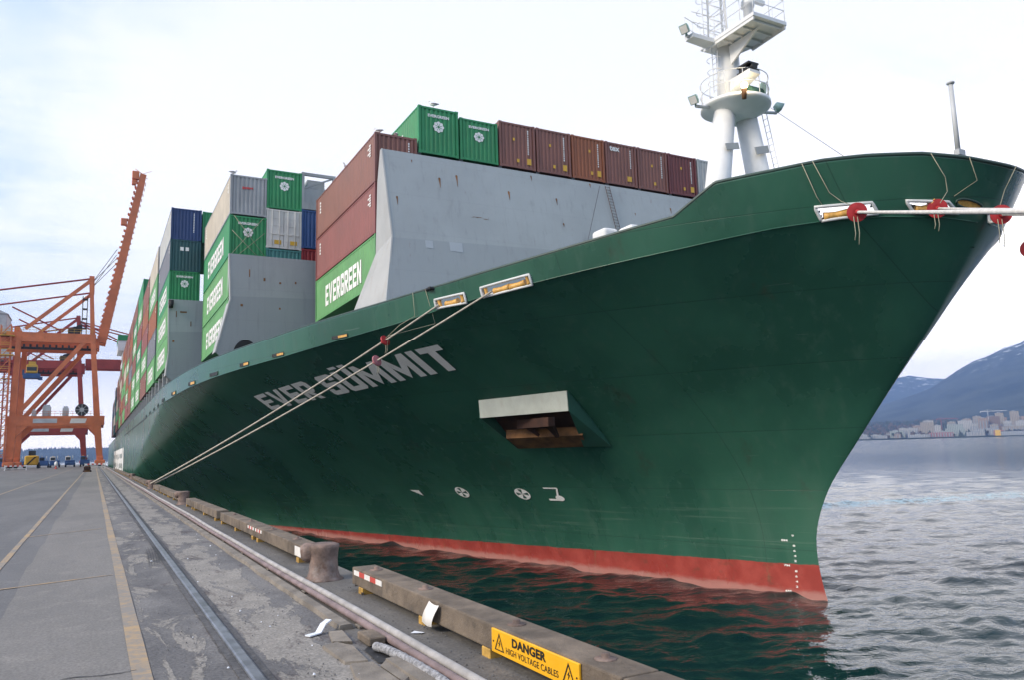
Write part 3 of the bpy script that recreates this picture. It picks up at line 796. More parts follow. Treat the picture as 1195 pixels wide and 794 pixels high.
YE = 318.0
tt = np.concatenate([np.linspace(0, 1, 40) ** 2 * 12, np.linspace(12.6, 50, 60), np.linspace(52, 110, 30), np.linspace(120, 296, 20)])
def hull_rows(levels):
    """levels: list of functions (y)->z ; returns grid of points for the quay side"""
    rows = []
    for fn in levels:
        z0 = fn(15.0)
        for _ in range(30): z0 = fn(float(stem_y(z0)))
        ys = float(stem_y(z0)); row = []
        for k, dt in enumerate(tt):
            y = ys + dt * (YE - ys) / tt[-1] if k else ys
            z = fn(y); b = float(half_breadth(y, z)) if k else 0.0
            row.append((b, y, z))
        rows.append(row)
    return rows
def mirror_sheet(rows, mb, mi=0):
    n = len(rows[0]); idx = {}
    for s in (-1, 1):
        v = []; f = []
        for r in rows:
            v += [(XC + s * b, y, z) for b, y, z in r]
        for i in range(len(rows) - 1):
            for k in range(n - 1):
                q = (i * n + k, i * n + k + 1, (i + 1) * n + k + 1, (i + 1) * n + k)
                f.append(q if s > 0 else q[::-1])
        mb.add(v, f, mi, True)

lv = [(lambda y, z=z: z) for z in (-7.2, -6.4, -5.6, -5.1)]
for u in np.linspace(0, 1, 34):
    lv.append(lambda y, u=u: float(ZW + u * (knuckle_z(y) - ZW)))
rows = hull_rows(lv)
mb = MB(); mirror_sheet(rows, mb)
tr = [(XC - r[-1][0], YE, r[-1][2]) for r in rows] + [(XC + r[-1][0], YE, r[-1][2]) for r in reversed(rows)]
mb.add(tr, [tuple(range(len(tr)))])
hull = mb.build('hull', 'hull_paint', ship, fix=False)
bm = bmesh.new(); bm.from_mesh(hull.data); bmesh.ops.remove_doubles(bm, verts=bm.verts, dist=0.002); bmesh.ops.recalc_face_normals(bm, faces=bm.faces)
bm.to_mesh(hull.data); bm.free(); hull.data.polygons.foreach_set('use_smooth', [True] * len(hull.data.polygons))

HOLES = [(30.55, 29.05, 8.14, 8.20, 7.76, 7.82), (28.25, 26.10, 8.29, 8.49, 7.92, 8.11), (17.30, 16.12, 9.40, 9.38, 8.96, 9.04), (15.50, 14.84, 9.36, 9.28, 9.00, 8.95), (14.50, 14.02, 9.05, 9.02, 8.66, 8.66)]
tt = np.concatenate([np.linspace(0, 1, 30) ** 2 * 2.4, np.arange(2.48, 16, .08), np.arange(16.2, 50, .6), np.linspace(52, 110, 30), np.linspace(120, 296, 20)])
lv = [(lambda y, u=u: float(knuckle_z(y) + u * (rim_z(y) - knuckle_z(y)))) for u in np.linspace(0, 1, 25)]
rows = hull_rows(lv)
def inset(row, d_): return [(max(b - d_, 0), y + (d_ if k == 0 else d_ * max(0, 1 - k / 14)), z) for k, (b, y, z) in enumerate(row)]
mb = MB(); mirror_sheet(rows, mb, 0)
mirror_sheet([rows[-1], inset(rows[-1], .16)], mb, 1)
mirror_sheet([inset(r, .16) for r in rows[::-1]], mb, 1)
bul = mb.build('bulwark', ['hull_paint', 'hull_cap'], ship, fix=False)
bm = bmesh.new(); bm.from_mesh(bul.data)
def in_hole(p):
    if p.x > XC + 1: return False
    for (y0, y1, a0, a1, c0, c1) in HOLES:
        u = (p.y + p_o.y - y0) / (y1 - y0)
        if -.12 < u < 1.12 and (u > 0 and u < 1) and c0 + (c1 - c0) * u < p.z < a0 + (a1 - a0) * u: return True
    return False
p_o = wloc(ship)
dead = [f_ for f_ in bm.faces if f_.calc_center_median().x < .5 and in_hole(f_.calc_center_median())]
bmesh.ops.delete(bm, geom=dead, context='FACES'); bmesh.ops.remove_doubles(bm, verts=bm.verts, dist=0.002); bmesh.ops.recalc_face_normals(bm, faces=bm.faces)
bm.to_mesh(bul.data); bm.free(); bul.data.polygons.foreach_set('use_smooth', [True] * len(bul.data.polygons))
for e_ in bul.data.edges: pass
# deck
v = []; f = []
for i, (b, y, z) in enumerate(inset(rows[-1], .1)):
    zd = min(z - 1.15, 8.0 if y < 36 else 7.0); b = max(0.0, float(half_breadth(y, zd)) - .12); v += [(XC - b, y, zd), (XC + b, y, zd)]
    if i: f.append((2 * i - 2, 2 * i - 1, 2 * i + 1, 2 * i))
MB().add(v, f).build('deck', 'deck_green', ship)
# rubbing line along the knuckle and the rail along the rim
mb = MB()
for s in (-1, 1):
    mb.path([(XC + s * (b + .01), y, z) for b, y, z in rows[0][3:]], 0.022, 5)
mb.build('knuckle_weld', 'hull_paint', ship)
mb = MB()
for s in (-1, 1):
    mb.path([(XC + s * max(b - .06, 0), y, z + .03) for b, y, z in rows[-1]], 0.07, 6)
mb.build('rim_rail', 'hull_cap', ship)

# lettering on the hull
mb = MB()
def name_fn(u, v):
    y = 49.35 - u * 16.85 + (1 - v) * 0.28
    zb = np.interp(y, [32.6, 40.9, 49.5], [5.45, 4.92, 4.47]); h = np.interp(y, [33, 49.4], [1.02, 0.80])
    return hull_p(y, zb + v * h, 0.035)
w1 = block_text('EVER')[2]; w2 = block_text('SUMMIT')[2]
k_ = 1.0 / (w1 + w2 + .62)
for word, u0 in (('EVER', 0.0), ('SUMMIT', w1 + .62)):
    mb = MB(); put_block(mb, word, lambda u, v: name_fn((u + u0) * k_, v)); mb.build('ship_name', 'letter_white', ship, fix=False)
mb = MB()
put_block(mb, 'EVERGREEN', lambda u, v: (XC - BEAM - 0.03, 222 - u * 72, -0.9 + v * 4.6), 1.0, 1.0)
mb.build('company_lettering', 'letter_white', ship, fix=False)

# hull marks: triangle, two thruster signs, bulbous bow sign, draught figures
def hull_poly(mb, pts, off=0.03, mi=0): mb.add([hull_p(y, z, off) for y, z in pts], [tuple(range(len(pts)))], mi)
mb = MB(); hull_poly(mb, [(46.6, -.72), (45.75, -.72), (45.75, -1.08)]); mb.build('hull_mark', 'letter_white', ship, fix=False)
for cy in (41.95, 37.35):
    mb = MB(); R1, R2 = .31, .255
    for k in range(32):
        a, b = 2 * math.pi * k / 32, 2 * math.pi * (k + 1) / 32
        hull_poly(mb, [(cy + R1 * 1.6 * math.cos(a), -.78 + R1 * math.sin(a)), (cy + R1 * 1.6 * math.cos(b), -.78 + R1 * math.sin(b)),
                       (cy + R2 * 1.6 * math.cos(b), -.78 + R2 * math.sin(b)), (cy + R2 * 1.6 * math.cos(a), -.78 + R2 * math.sin(a))])
    for k in range(4):
        a = math.pi / 4 + k * math.pi / 2; n = 9
        pts = [(cy, -.78)] + [(cy + .28 * 1.6 * math.cos(a + (j / n - .5) * .9), -.78 + .28 * math.sin(a + (j / n - .5) * .9)) for j in range(n + 1)]
        hull_poly(mb, pts, .034)
    mb.build('thruster_mark', 'letter_white', ship, fix=False)
mb = MB()
hull_poly(mb, [(35.65, -.40), (34.75, -.40), (34.75, -.47), (35.65, -.47)])
hull_poly(mb, [(34.87, -.47), (34.75, -.47), (35.06, -1.0), (35.2, -1.0)], .032)
hull_poly(mb, [(35.75, -1.0), (34.9, -1.0), (34.9, -1.10), (35.75, -1.10)], .034)
hull_poly(mb, [(34.3 + .42 * math.cos(a), -.95 + .20 * math.sin(a)) if False else (34.98 + .27 * math.cos(a), -.96 + .15 * math.sin(a)) for a in np.linspace(0, 6.28, 20)[:-1]], .036)
mb.build('bulb_mark', 'letter_white', ship, fix=False)
z = -2.30
for s_ in ('9', '8M', '8', '6', '4', '2', '7M', '8', '6', '4', '2', '6M', '8', '6'):
    mb = MB(); put_text(mb, s_, lambda u, v: hull_p(23.72 - u * 1.9 + (.45 if 'M' in s_ else 0), z + v, .02), None, .085, .03); z -= .205
    mb.build('draught_figure', 'letter_white', ship, fix=False)
mb = MB(); hull_poly(mb, [(40.1, 5.98), (39.5, 6.02), (39.5, 6.12), (40.1, 6.08)]); hull_poly(mb, [(39.3, 6.03), (38.8, 6.06), (38.8, 6.16), (39.3, 6.13)])
mb.build('hull_mark', 'letter_white', ship, fix=False)

# anchor pocket
def V3(*a): return Vector(a)
tl, trr = hull_p(34.13, 4.03, .02), hull_p(29.52, 4.16, .02)
bl_, br_ = tl + V3(.12, 0.1, -.86), trr + V3(.12, .1, -.90)
hl, hr = hull_p(35.0, 1.62, .01), hull_p(29.92, 1.62, .01)
pocket = MB()
th = V3(.10, 0, 0)
pocket.add([tl, trr, br_, bl_, tl + th, trr + th, br_ + th, bl_ + th], [(0, 1, 2, 3), (7, 6, 5, 4), (0, 4, 5, 1), (3, 2, 6, 7), (1, 5, 6, 2), (0, 3, 7, 4)])
pk = pocket.build('anchor_pocket', 'pocket_paint', ship)
for a, b, c, sgn in ((trr, br_, hr, 1), (tl, bl_, hl, -1)):
    e_ = V3(0, -.09 * sgn, 0); mid = hull_p((a.y + c.y) / 2, 2.9, -.3)
    poly = [a + V3(0.05, 0, 0), b, c, mid]
    ck = MB()
    if sgn > 0:          # forward cheek is a solid wedge, wide at the bottom
        h2 = hull_p(31.05, 1.66, .0); o_ = V3(.0, -.06, 0)
        ck.add([a + o_, b + o_, c + V3(0, -.05, -.02), h2 + V3(-.25, 0, -.03), mid], [(0, 1, 2), (1, 3, 2), (0, 3, 1), (0, 2, 4), (0, 4, 3), (2, 3, 4)])
    else: ck.prism(poly, (0, 0, 0), e_)
    ck.build('pocket_cheek', 'cheek_paint', pk)
mb = MB(); n1_, n2_ = 8, 8; vv = []; ff = []
for i in range(n1_ + 1):
    for j in range(n2_ + 1):
        z_ = 1.66 + (3.98 - 1.66) * j / n2_; y_ = (29.95 + (35.0 - 29.95) * i / n1_) * (1 - j / n2_) + (29.62 + (34.1 - 29.62) * i / n1_) * (j / n2_)
        vv.append(hull_p(y_, z_, .035))
for i in range(n1_):
    for j in range(n2_): ff.append((i * 9 + j, (i + 1) * 9 + j, (i + 1) * 9 + j + 1, i * 9 + j + 1))
mb.add([v_ for v_ in vv], ff)
mb.build('pocket_lining', 'rust_dark', pk, fix=False)
mb = MB()                                                 # lower lip of the pocket; the light on it is put into the brighter rust colour
a0, a1 = hull_p(34.9, 1.66, .05), hull_p(31.1, 1.66, .05); b0, b1 = hull_p(34.5, 2.45, .42), hull_p(30.4, 2.45, .42)
mb.add([a0, a1, b1, b0, hull_p(34.5, 2.6, .05), hull_p(30.4, 2.6, .05)], [(0, 1, 2, 3), (3, 2, 5, 4)])
mb.build('pocket_sill', 'rust_bright', pk, fix=False)
anc = MB()                                                # stockless anchor lying in the pocket
c0 = hull_p(32.0, 3.15, .55)
anc.bar(c0 + V3(0, 1.5, .05), c0 + V3(0, -1.5, .05), .34, .42)
for s in (-1, 1):
    anc.bar(c0 + V3(0, s * 1.15, .1), c0 + V3(.75, s * .75, -.62), .42, .30, wx2=.16, wy2=.12)
anc.bar(c0, c0 + V3(1.3, 0, .4), .36)
anc.build('anchor', 'rust_dark', pk)

# fairleads in the bulwark
def fairlead(y0, y1, zt0, zt1, zb0, zb1, rollers, dy=0.0):
    """(y0 = aft edge, y1 = forward edge); tops and bottoms at both edges"""
    def P(u, v, off): return hull_p(y0 + (y1 - y0) * u, (zb0 + (zb1 - zb0) * u) * (1 - v) + (zt0 + (zt1 - zt0) * u) * v, off)
    fr_ = MB(); w_ = .055
    loop = []
    for a, b in (((.0, 0), (1, 0)), ((1, 0), (1, 1)), ((1, 1), (0, 1)), ((0, 1), (0, 0))):
        for k in range(6): loop.append((a[0] + (b[0] - a[0]) * k / 6, a[1] + (b[1] - a[1]) * k / 6))
    pts = [P(u, v, .05) for u, v in loop]
    fr_.path(pts + [pts[0]], w_, 8)
    fo_ = fr_.build('fairlead', 'chock_metal', ship)
    lip = MB(); pi = [P(u, v, -.22) for u, v in loop]; n = len(pts)
    lip.add(pts + pi, [(k, (k + 1) % n, n + (k + 1) % n, n + k) for k in range(n)], 0, False)
    lip.build('opening_liner', 'chock_back', fo_, fix=False)
    for (u, wd_, hz) in rollers:
        ro = MB(); a, b = P(u, .02, -.02), P(u, .98, -.02)
        if hz:
            a, b = P(u - wd_, .22, -.05), P(u + wd_, .28, -.05); r = .135
        else: r = wd_
        ro.path([a, a + (b - a) * .2, a + (b - a) * .5, a + (b - a) * .8, b], [r * 1.15, r, r * .85, r, r * 1.15], 12)
        ro.build('roller', 'roller_ochre', fo_)
    return fo_
fairlead(30.55, 29.05, 8.14, 8.20, 7.76, 7.82, [(.12, .09, 0), (.52, .20, 1), (.88, .09, 0)])
fairlead(28.25, 26.10, 8.29, 8.49, 7.92, 8.11, [(.08, .08, 0), (.40, .16, 1), (.72, .15, 1), (.93, .08, 0)])
fairlead(17.30, 16.12, 9.40, 9.38, 8.96, 9.04, [(.30, .22, 1), (.68, .10, 0)])
fairlead(15.50, 14.84, 9.36, 9.28, 9.00, 8.95, [(.25, .16, 1), (.62, .12, 0), (.88, .05, 0)])
fairlead(14.50, 14.02, 9.05, 9.02, 8.66, 8.66, [(.35, .10, 1)])
mb = MB(); cc = [hull_p(14.60 + .14 * math.cos(a), 9.22 + .14 * math.sin(a), .03) for a in np.linspace(0, 6.2832, 17)]
mb.path(cc, .04, 8); fo_ = mb.build('fairlead', 'hull_cap', ship)
mb = MB(); mb.add([hull_p(14.60 + .13 * math.cos(a), 9.22 + .13 * math.sin(a), .02) for a in np.linspace(0, 6.2832, 17)[:-1]], [tuple(range(16))]); mb.build('opening', 'roller_ochre', fo_, fix=False)

# freeing ports along the sheer strake
for (ya, yb, ht, ochre) in ((37.3, 36.15, .16, 1), (42.75, 41.6, .17, 1), (46.6, 45.5, .19, 1), (51.2, 49.9, .21, 0), (55.6, 54.2, .23, 1), (60.5, 59.2, .24, 1), (65.0, 63.8, .22, 0), (69.6, 68.5, .20, 0), (74.5, 73.4, .20, 0), (80, 79, .2, 0), (86, 85, .2, 0)):
    zb_ = float(knuckle_z((ya + yb) / 2)) + .09
    mb = MB(); mb.add([hull_p(ya, zb_, .015), hull_p(yb, zb_ + .02, .015), hull_p(yb, zb_ + .02 + ht, .015), hull_p(ya, zb_ + ht, .015)], [(0, 1, 2, 3)])
    p_ = mb.build('freeing_port', 'dark_steel', ship, fix=False)
    mb = MB(); mb.path([hull_p(ya, zb_ + ht, .03), hull_p(ya, zb_, .03), hull_p(yb, zb_ + .02, .03), hull_p(yb, zb_ + .02 + ht, .03)], .022, 5); mb.build('port_frame', 'hull_cap', p_)
    if ochre:
        mb = MB(); mb.add([hull_p(ya - .45, zb_ + .02, .022), hull_p(yb + .05, zb_ + .03, .022), hull_p(yb + .05, zb_ + ht * .9, .022), hull_p(ya - .45, zb_ + ht * .85, .022)], [(0, 1, 2, 3)])
        mb.build('port_flap', 'roller_ochre', p_, fix=False)
# long dark slot and small scuppers of the midship side
mb = MB()
mb.box(XC - BEAM - .02, 84, 5.6, XC - BEAM + .05, 150, 5.78)
mb.build('side_slot', 'dark_steel', ship)

# breakwater and cell walls in front of the stacks
def wall(name, xl, zt, ybase, rake, zlow, xfoot, xr, label=None):
    """grey plate; its edge foot runs out to xfoot at the deck"""
    def Y(z): return ybase - (zt - z) * rake
    zf = 8.1
    poly = [(xl, zt), (xl + .12, zlow), (xfoot, zf), (xfoot + 1.2, 7.1), (xr - 1.0, 7.1), (xr, zt)]
    mb = MB(); mb.prism([(x, Y(z), z) for x, z in poly], (0, 0, 0), (0, .10, 0))
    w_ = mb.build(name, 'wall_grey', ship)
    yb = ybase + 1.25
    mb = MB()
    for (xa, za), (xb, zb_) in (((xl - .02, zt), (xl + .10, zlow)), ((xl + .10, zlow), (xfoot - .02, zf))):
        mb.prism([(xa, Y(za) - .02, za), (xb, Y(zb_) - .02, zb_), (xb, yb if zb_ < zt - 1 else ybase + .3, zb_), (xa, (ybase + .22) if za > zt - 1 else yb, za)], (0, 0, 0), (.08, 0, .0))
    if name == 'breakwater':
        mb = MB(); f_ = (xl - .02, Y(zt) - .02, zt); m0 = (xl + .10, Y(zlow) - .02, zlow); b0 = (xfoot - .02, Y(zf) - .02, zf - .3)
        m1 = (xl + .02, 36.75, zlow - .4); b1 = (10.75, 36.75, 8.05); f1 = (xl, ybase + .25, zt); c1 = (xl, 36.4, 15.2)
        for q in ([f_, m0, m1, c1, f1], [m0, b0, b1, m1]): mb.prism(q, (0, 0, 0), (.07, 0, .02))
    mb.build('wall_flange', 'wall_grey_light', w_)
    return w_, Y
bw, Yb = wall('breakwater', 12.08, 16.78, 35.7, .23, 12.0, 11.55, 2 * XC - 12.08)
def onw(nm, mt_, x0, x1, z0, z1, mi=0):
    if nm == 'rust_run':
        w_ = x1 - x0; pl = [(x0 + w_ * .45, z0), (x0 + w_ * .6, z0 + .03), (x0 + w_ * .8, z0 + (z1 - z0) * .5), (x1, z1 - .05), (x0 + w_ * .7, z1), (x0 + w_ * .2, z1 - .01), (x0, z1 - .07), (x0 + w_ * .3, z0 + (z1 - z0) * .55)]
    else: pl = [(x0, z0), (x1, z0), (x1, z1), (x0, z1)]
    mb = MB(); mb.add([(x, Yb(z) - .012, z) for x, z in pl], [tuple(range(len(pl)))], mi); mb.build(nm, mt_, bw, fix=False)
for q_ in ((13.9, 14.3, 11.55, 11.95), (15.2, 15.9, 11.5, 12.0), (19.2, 19.45, 10.3, 11.4), (20.0, 20.3, 10.9, 11.4)): onw('paint_patch', 'paint_patch', *q_)
for (x, z, h, w_) in ((15.0, 15.6, .6, .13), (16.0, 15.9, .7, .12), (19.0, 15.4, .55, .13), (22.0, 15.4, .45, .12), (22.2, 13.9, .25, .11), (12.6, 14.2, .5, .10), (20.6, 16.6, .35, .08), (30.2, 15.9, .4, .1), (16.6, 13.6, .05, .8), (17.3, 13.55, .05, .35), (24.5, 16.7, .3, .1), (13.6, 16.4, .2, .06), (27.4, 15.2, .2, .08)):
    onw('rust_run', 'rust_bright', x, x + w_, z - h, z)
mb = MB()
for i in range(26):
    z = 16.6 - i * .19
    mb.tube((25.55 + .012 * i, Yb(z) - .10, z), (25.85 + .012 * i, Yb(z) - .10, z), .014, n=5)
for dx in (0, .3): mb.tube((25.55 + dx, Yb(16.6) - .1, 16.65), (25.55 + dx + .012 * 26, Yb(11.8) - .1, 11.8), .016, n=5)
mb.build('ladder', 'rust_dark', bw)
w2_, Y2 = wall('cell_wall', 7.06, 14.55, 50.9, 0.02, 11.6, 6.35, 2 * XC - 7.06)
mb = MB()
for (x, z, h, w_) in ((9.2, 13.1, .2, .12), (10.2, 12.9, .12, .12), (10.2, 11.2, .12, .1), (7.8, 11.3, .15, .15), (8.3, 13.6, .5, .06), (11.2, 13.0, .15, .1)):
    mb = MB(); mb.box(x, Y2(z) - .015, z - h, x + w_, Y2(z), z); mb.build('rust_run', 'rust_bright', w2_)
mb = MB(); pts = [(8.15 + .75 * math.cos(a), Y2(8) - .05, 8.0 + .95 * math.sin(a)) for a in np.linspace(0, math.pi, 16)]
mb.prism(pts, (0, -.03, 0), (0, .05, 0)); mb.build('access_opening', 'black', w2_)
w3_, Y3 = wall('cell_wall', 4.72, 14.35, 66.6, 0.0, 10.0, 4.68, 2 * XC - 4.72)
mb = MB()
for (x, z, h, w_) in ((5.6, 13.4, .12, .5), (5.1, 11.0, .18, .14), (5.3, 13.4, .5, .06), (6.4, 12.6, .4, .06)):
    mb = MB(); mb.box(x, Y3(z) - .015, z - h, x + w_, Y3(z), z); mb.build('rust_run', 'rust_bright', w3_)
mb = MB(); mb.tube((4.9, 66.4, 13.6), (4.9, 66.4, 14.2), .16, n=10); mb.box(4.72, 66.35, 13.9, 5.1, 66.55, 14.25); mb.build('deck_light', 'black', w3_)

# hatch coaming under the stacks, pillars of the lashing platforms
mb = MB()
mb.box(13.4, 36.6, 6.9, 2 * XC - 13.4, 49.2, 10.02); mb.box(8.6, 51.4, 6.9, 2 * XC - 8.6, 64.4, 8.98)
mb.box(6.6, 67.3, 5.8, 2 * XC - 6.6, 233.0, 8.80); mb.box(6.6, 251, 5.8, 2 * XC - 6.6, 310, 8.8)
mb.build('hatch_coaming', 'dark_steel', ship)
for k in range(36):
    y = 67.2 + k * 4.7
    mb = MB(); mb.box(4.85, y, 6.0, 5.2, y + .4, 8.79); mb.box(4.85, y - .2, 8.55, 5.2, y + .6, 8.79)
    mb.build('pillar', 'wall_grey_light', ship)
# deckhouse far aft
mb = MB(); mb.box(5.6, 236.5, 6.5, 2 * XC - 5.6, 248.5, 31.2); mb.box(4.5, 236.0, 31.2, 2 * XC - 4.5, 249.0, 34.0); mb.box(9, 238, 34, 43, 247, 35.0)
dh = mb.build('deckhouse', 'ship_white', ship)
mb = MB(); mb.box(4.4, 235.9, 34.0, 8.6, 249.1, 35.8); mb.build('bridge_wing_roof', 'paint_green', dh)
mb = MB()
for k in range(8):
    for j in range(10): mb.box(5.55, 238 + j * 1.05, 9.5 + k * 2.7, 5.62, 238.5 + j * 1.05, 10.4 + k * 2.7)
mb.box(4.46, 237, 32.2, 4.52, 248, 33.4)
mb.build('windows', 'glass_dark', dh)
mb = MB(); mb.lathe((26, 244, 35), [(.7, 0), (.5, 9), (.1, 9.2)], 10); mb.bar((24, 244, 41), (28, 244, 41), .3); mb.build('radar_mast', 'ship_white', dh)

# deck fittings behind the bulwark
for (x, y, z) in ((17.35, 24.3, 10.05), (18.1, 23.6, 10.08)):
    mb = MB(); mb.chamfer(x - .35, y - .45, 8.9, x + .35, y + .45, z + .02, .14, 0, 3); v_ = mb.build('deck_vent', 'ship_white', ship)
    mb = MB(); mb.path([(x + .45, y - .5, z - .55), (x + .45, y - .5, z - .1), (x + .45, y + .4, z - .1), (x + .45, y + .4, z - .55)], .04, 6); mb.build('vent_handle', 'wall_grey_light', v_)
mb = MB(); p_ = hull_p(31.0, 8.58); mb.chamfer(p_.x - .02, 30.45, p_.z - .02, p_.x + .5, 31.6, p_.z + .12, .04); mb.build('rail_roller', 'black', ship)

# foremast -------------------------------------------------------------
MX, MY = 25.85, 25.6
mb = MB(); mb.chamfer(MX - 2.6, MY - .8, 7.5, MX + 2.6, MY + .8, 8.6, .05)
mast = mb.build('foremast', 'ship_white', ship)
for s, xb, xt in ((-1, 23.75, 25.50), (1, 28.35, 26.72)):
    mb = MB(); mb.path([(xb, MY, 8.6), (xt, MY, 17.35)], [.68, .49], 20); mb.build('mast_leg', 'ship_white', mast)
mb = MB(); mb.bar((24.75, MY - .62, 15.0), (25.5, MY - .66, 15.15), .05, .3); mb.build('step', 'wall_grey_light', mast)
mb = MB(); mb.bar((26.6, MY - .62, 15.1), (27.4, MY - .66, 15.3), .05, .35); mb.build('step', 'wall_grey_light', mast)
mb = MB(); mb.lathe((26.15, MY, 0), [(.75, 16.75), (1.45, 17.22), (1.62, 17.30), (1.62, 17.46), (0.3, 17.47)], 32); mb.build('lower_platform', 'ship_white', mast)
def rail_ring(c, r, z0, h, n, rr=.022):
    mb = MB()
    for zz_ in (z0 + h, z0 + h * .5): mb.path([(c[0] + r * math.cos(a), c[1] + r * math.sin(a), zz_) for a in np.linspace(0, 6.2832, 33)], rr, 6, cap=False)
    for k in range(n):
        a = 6.2832 * k / n; mb.tube((c[0] + r * math.cos(a), c[1] + r * math.sin(a), z0), (c[0] + r * math.cos(a), c[1] + r * math.sin(a), z0 + h), rr, n=6)
    return mb
rail_ring((26.15, MY), 1.56, 17.46, 1.15, 12).build('railing', 'ship_white', mast)
mb = MB(); mb.path([(MX, MY, 17.3), (MX, MY, 20.25)], [.60, .52], 24); mb.build('mast_column', 'ship_white', mast)
# ladder with hoops on the quay side of the column
mb = MB()
for dx in (-.17, .17): mb.tube((MX - .92, MY + dx - .1, 17.9), (MX - .88, MY + dx - .1, 20.2), .022, n=6)
for k in range(9): mb.tube((MX - .91, MY - .27, 18.0 + k * .26), (MX - .91, MY + .07, 18.0 + k * .26), .016, n=5)
for k in range(4): mb.path([(MX - .9 - .38 * math.sin(a), MY - .1 + .36 * math.cos(a), 18.3 + k * .58) for a in np.linspace(0, math.pi, 10)], .016, 5)
mb.build('ladder', 'ship_white', mast)
mb = MB()
for dx in (-.16, .16): mb.tube((28.62 + dx * .2, MY + dx - .6, 11.0), (27.35 + dx * .2, MY + dx - .6, 17.1), .022, n=6)
for k in range(20): mb.tube((28.62 - .0635 * k, MY - .76, 11.0 + .305 * k), (28.62 - .0635 * k, MY - .44, 11.0 + .305 * k), .015, n=5)
mb.build('ladder', 'ship_white', mast)
# upper platform reaching forward, with fin below
mb = MB(); z0 = 20.22
mb.prism([(24.72, 26.2, z0), (24.72, 22.75, z0), (26.75, 22.75, z0), (26.85, 24.9, z0), (26.5, 26.2, z0)], (0, 0, 0), (0, 0, .17))
mb.prism([(24.9, 25.85, z0), (23.45, 25.75, z0 + .02), (23.45, 25.25, z0 + .02), (24.9, 25.2, z0)], (0, 0, -.06), (0, 0, .14))
for k in range(4): mb.bar((24.8, 23.0 + k * .62, z0 - .05), (26.74, 23.0 + k * .62, z0 - .05), .06, .12)
mb.bar((24.78, 22.8, z0 - .07), (24.78, 26.0, z0 - .07), .07, .16); mb.bar((26.7, 22.8, z0 - .07), (26.8, 24.9, z0 - .07), .07, .16)
mb.build('upper_platform', 'ship_white', mast)
mb = MB(); mb.prism([(25.55, MY - .5, z0 - .12), (25.55, 23.3, z0 - .12), (25.55, MY - .55, z0 - 1.05)], (-.05, 0, 0), (.05, 0, 0)); mb.build('platform_fin', 'ship_white', mast)
mb = MB(); pl = [(23.5, 25.8), (24.75, 26.15), (26.45, 26.15), (26.8, 24.9), (26.7, 22.8), (24.77, 22.8), (24.77, 25.2), (23.5, 25.3)]
for h in (.55, 1.05): mb.path([(x, y, z0 + .17 + h) for x, y in pl], .02, 6)
for i in range(len(pl) - 1):
    a, b = Vector(pl[i]), Vector(pl[i + 1]); n = max(1, round((b - a).length / .8))
    for k in range(n): q = a + (b - a) * k / n; mb.tube((q.x, q.y, z0 + .1), (q.x, q.y, z0 + 1.22), .02, n=6)
mb.build('railing', 'ship_white', mast)
# lattice signal mast on top
mb = MB(); foot = [(25.05, 25.95), (26.0, 25.95), (25.5, 25.15)]; top = [(25.25, 25.8), (25.85, 25.8), (25.55, 25.3)]
def lp(i, u): return V3(foot[i][0] + (top[i][0] - foot[i][0]) * u, foot[i][1] + (top[i][1] - foot[i][1]) * u, 20.4 + 6.5 * u)
for i in range(3): mb.tube(lp(i, 0), lp(i, 1), .045, n=8)
for k in range(9):
    for i in range(3):
        mb.tube(lp(i, k / 9), lp((i + 1) % 3, (k + 1) / 9), .02, n=5); mb.tube(lp(i, k / 9), lp((i + 1) % 3, k / 9), .02, n=5)
mb.build('signal_lattice', 'ship_white', mast)
mb = MB()
for dx in (0, .3): mb.tube((24.75 + dx, 25.9, 20.4), (24.75 + dx, 25.9, 26.5), .02, n=5)
for k in range(18): mb.tube((24.75, 25.9, 20.6 + .33 * k), (25.05, 25.9, 20.6 + .33 * k), .015, n=5)
for k in range(9): mb.path([(24.9 + .33 * math.cos(a), 25.9 + .45 * math.sin(a), 20.9 + k * .62) for a in np.linspace(0, math.pi, 9)], .015, 5)
mb.build('ladder', 'ship_white', mast)
mb = MB(); mb.lathe((25.3, 23.6, z0 + .17), [(.22, 0), (.2, .75), (.3, .8), (.3, 1.05), (.12, 1.12)], 16); mb.build('radar_pedestal', 'ship_white', mast)
mb = MB(); mb.chamfer(24.25, 23.5, z0 + 1.3, 26.35, 23.7, z0 + 1.52, .03); mb.build('radar_scanner', 'ship_white', mast)
# horn on its bracket
mb = MB(); mb.prism([(25.7, MY - .5, 17.85), (25.7, MY - 1.75, 18.25), (25.7, MY - 1.75, 18.4), (25.7, MY - .5, 18.4)], (-.3, 0, 0), (.35, 0, 0)); mb.build('horn_bracket', 'ship_white', mast)
mb = MB(); mb.box(25.42, MY - 1.7, 18.72, 26.05, MY - .95, 18.8); mb.box(25.42, MY - 1.72, 18.42, 26.05, MY - .95, 18.48); mb.box(25.5, MY - 1.45, 18.48, 25.95, MY - 1.0, 18.72)
mb.path([(25.75, MY - 1.3, 18.6), (25.75, MY - 1.75, 18.6)], [.08, .17], 12); mb.build('horn', 'black', mast)
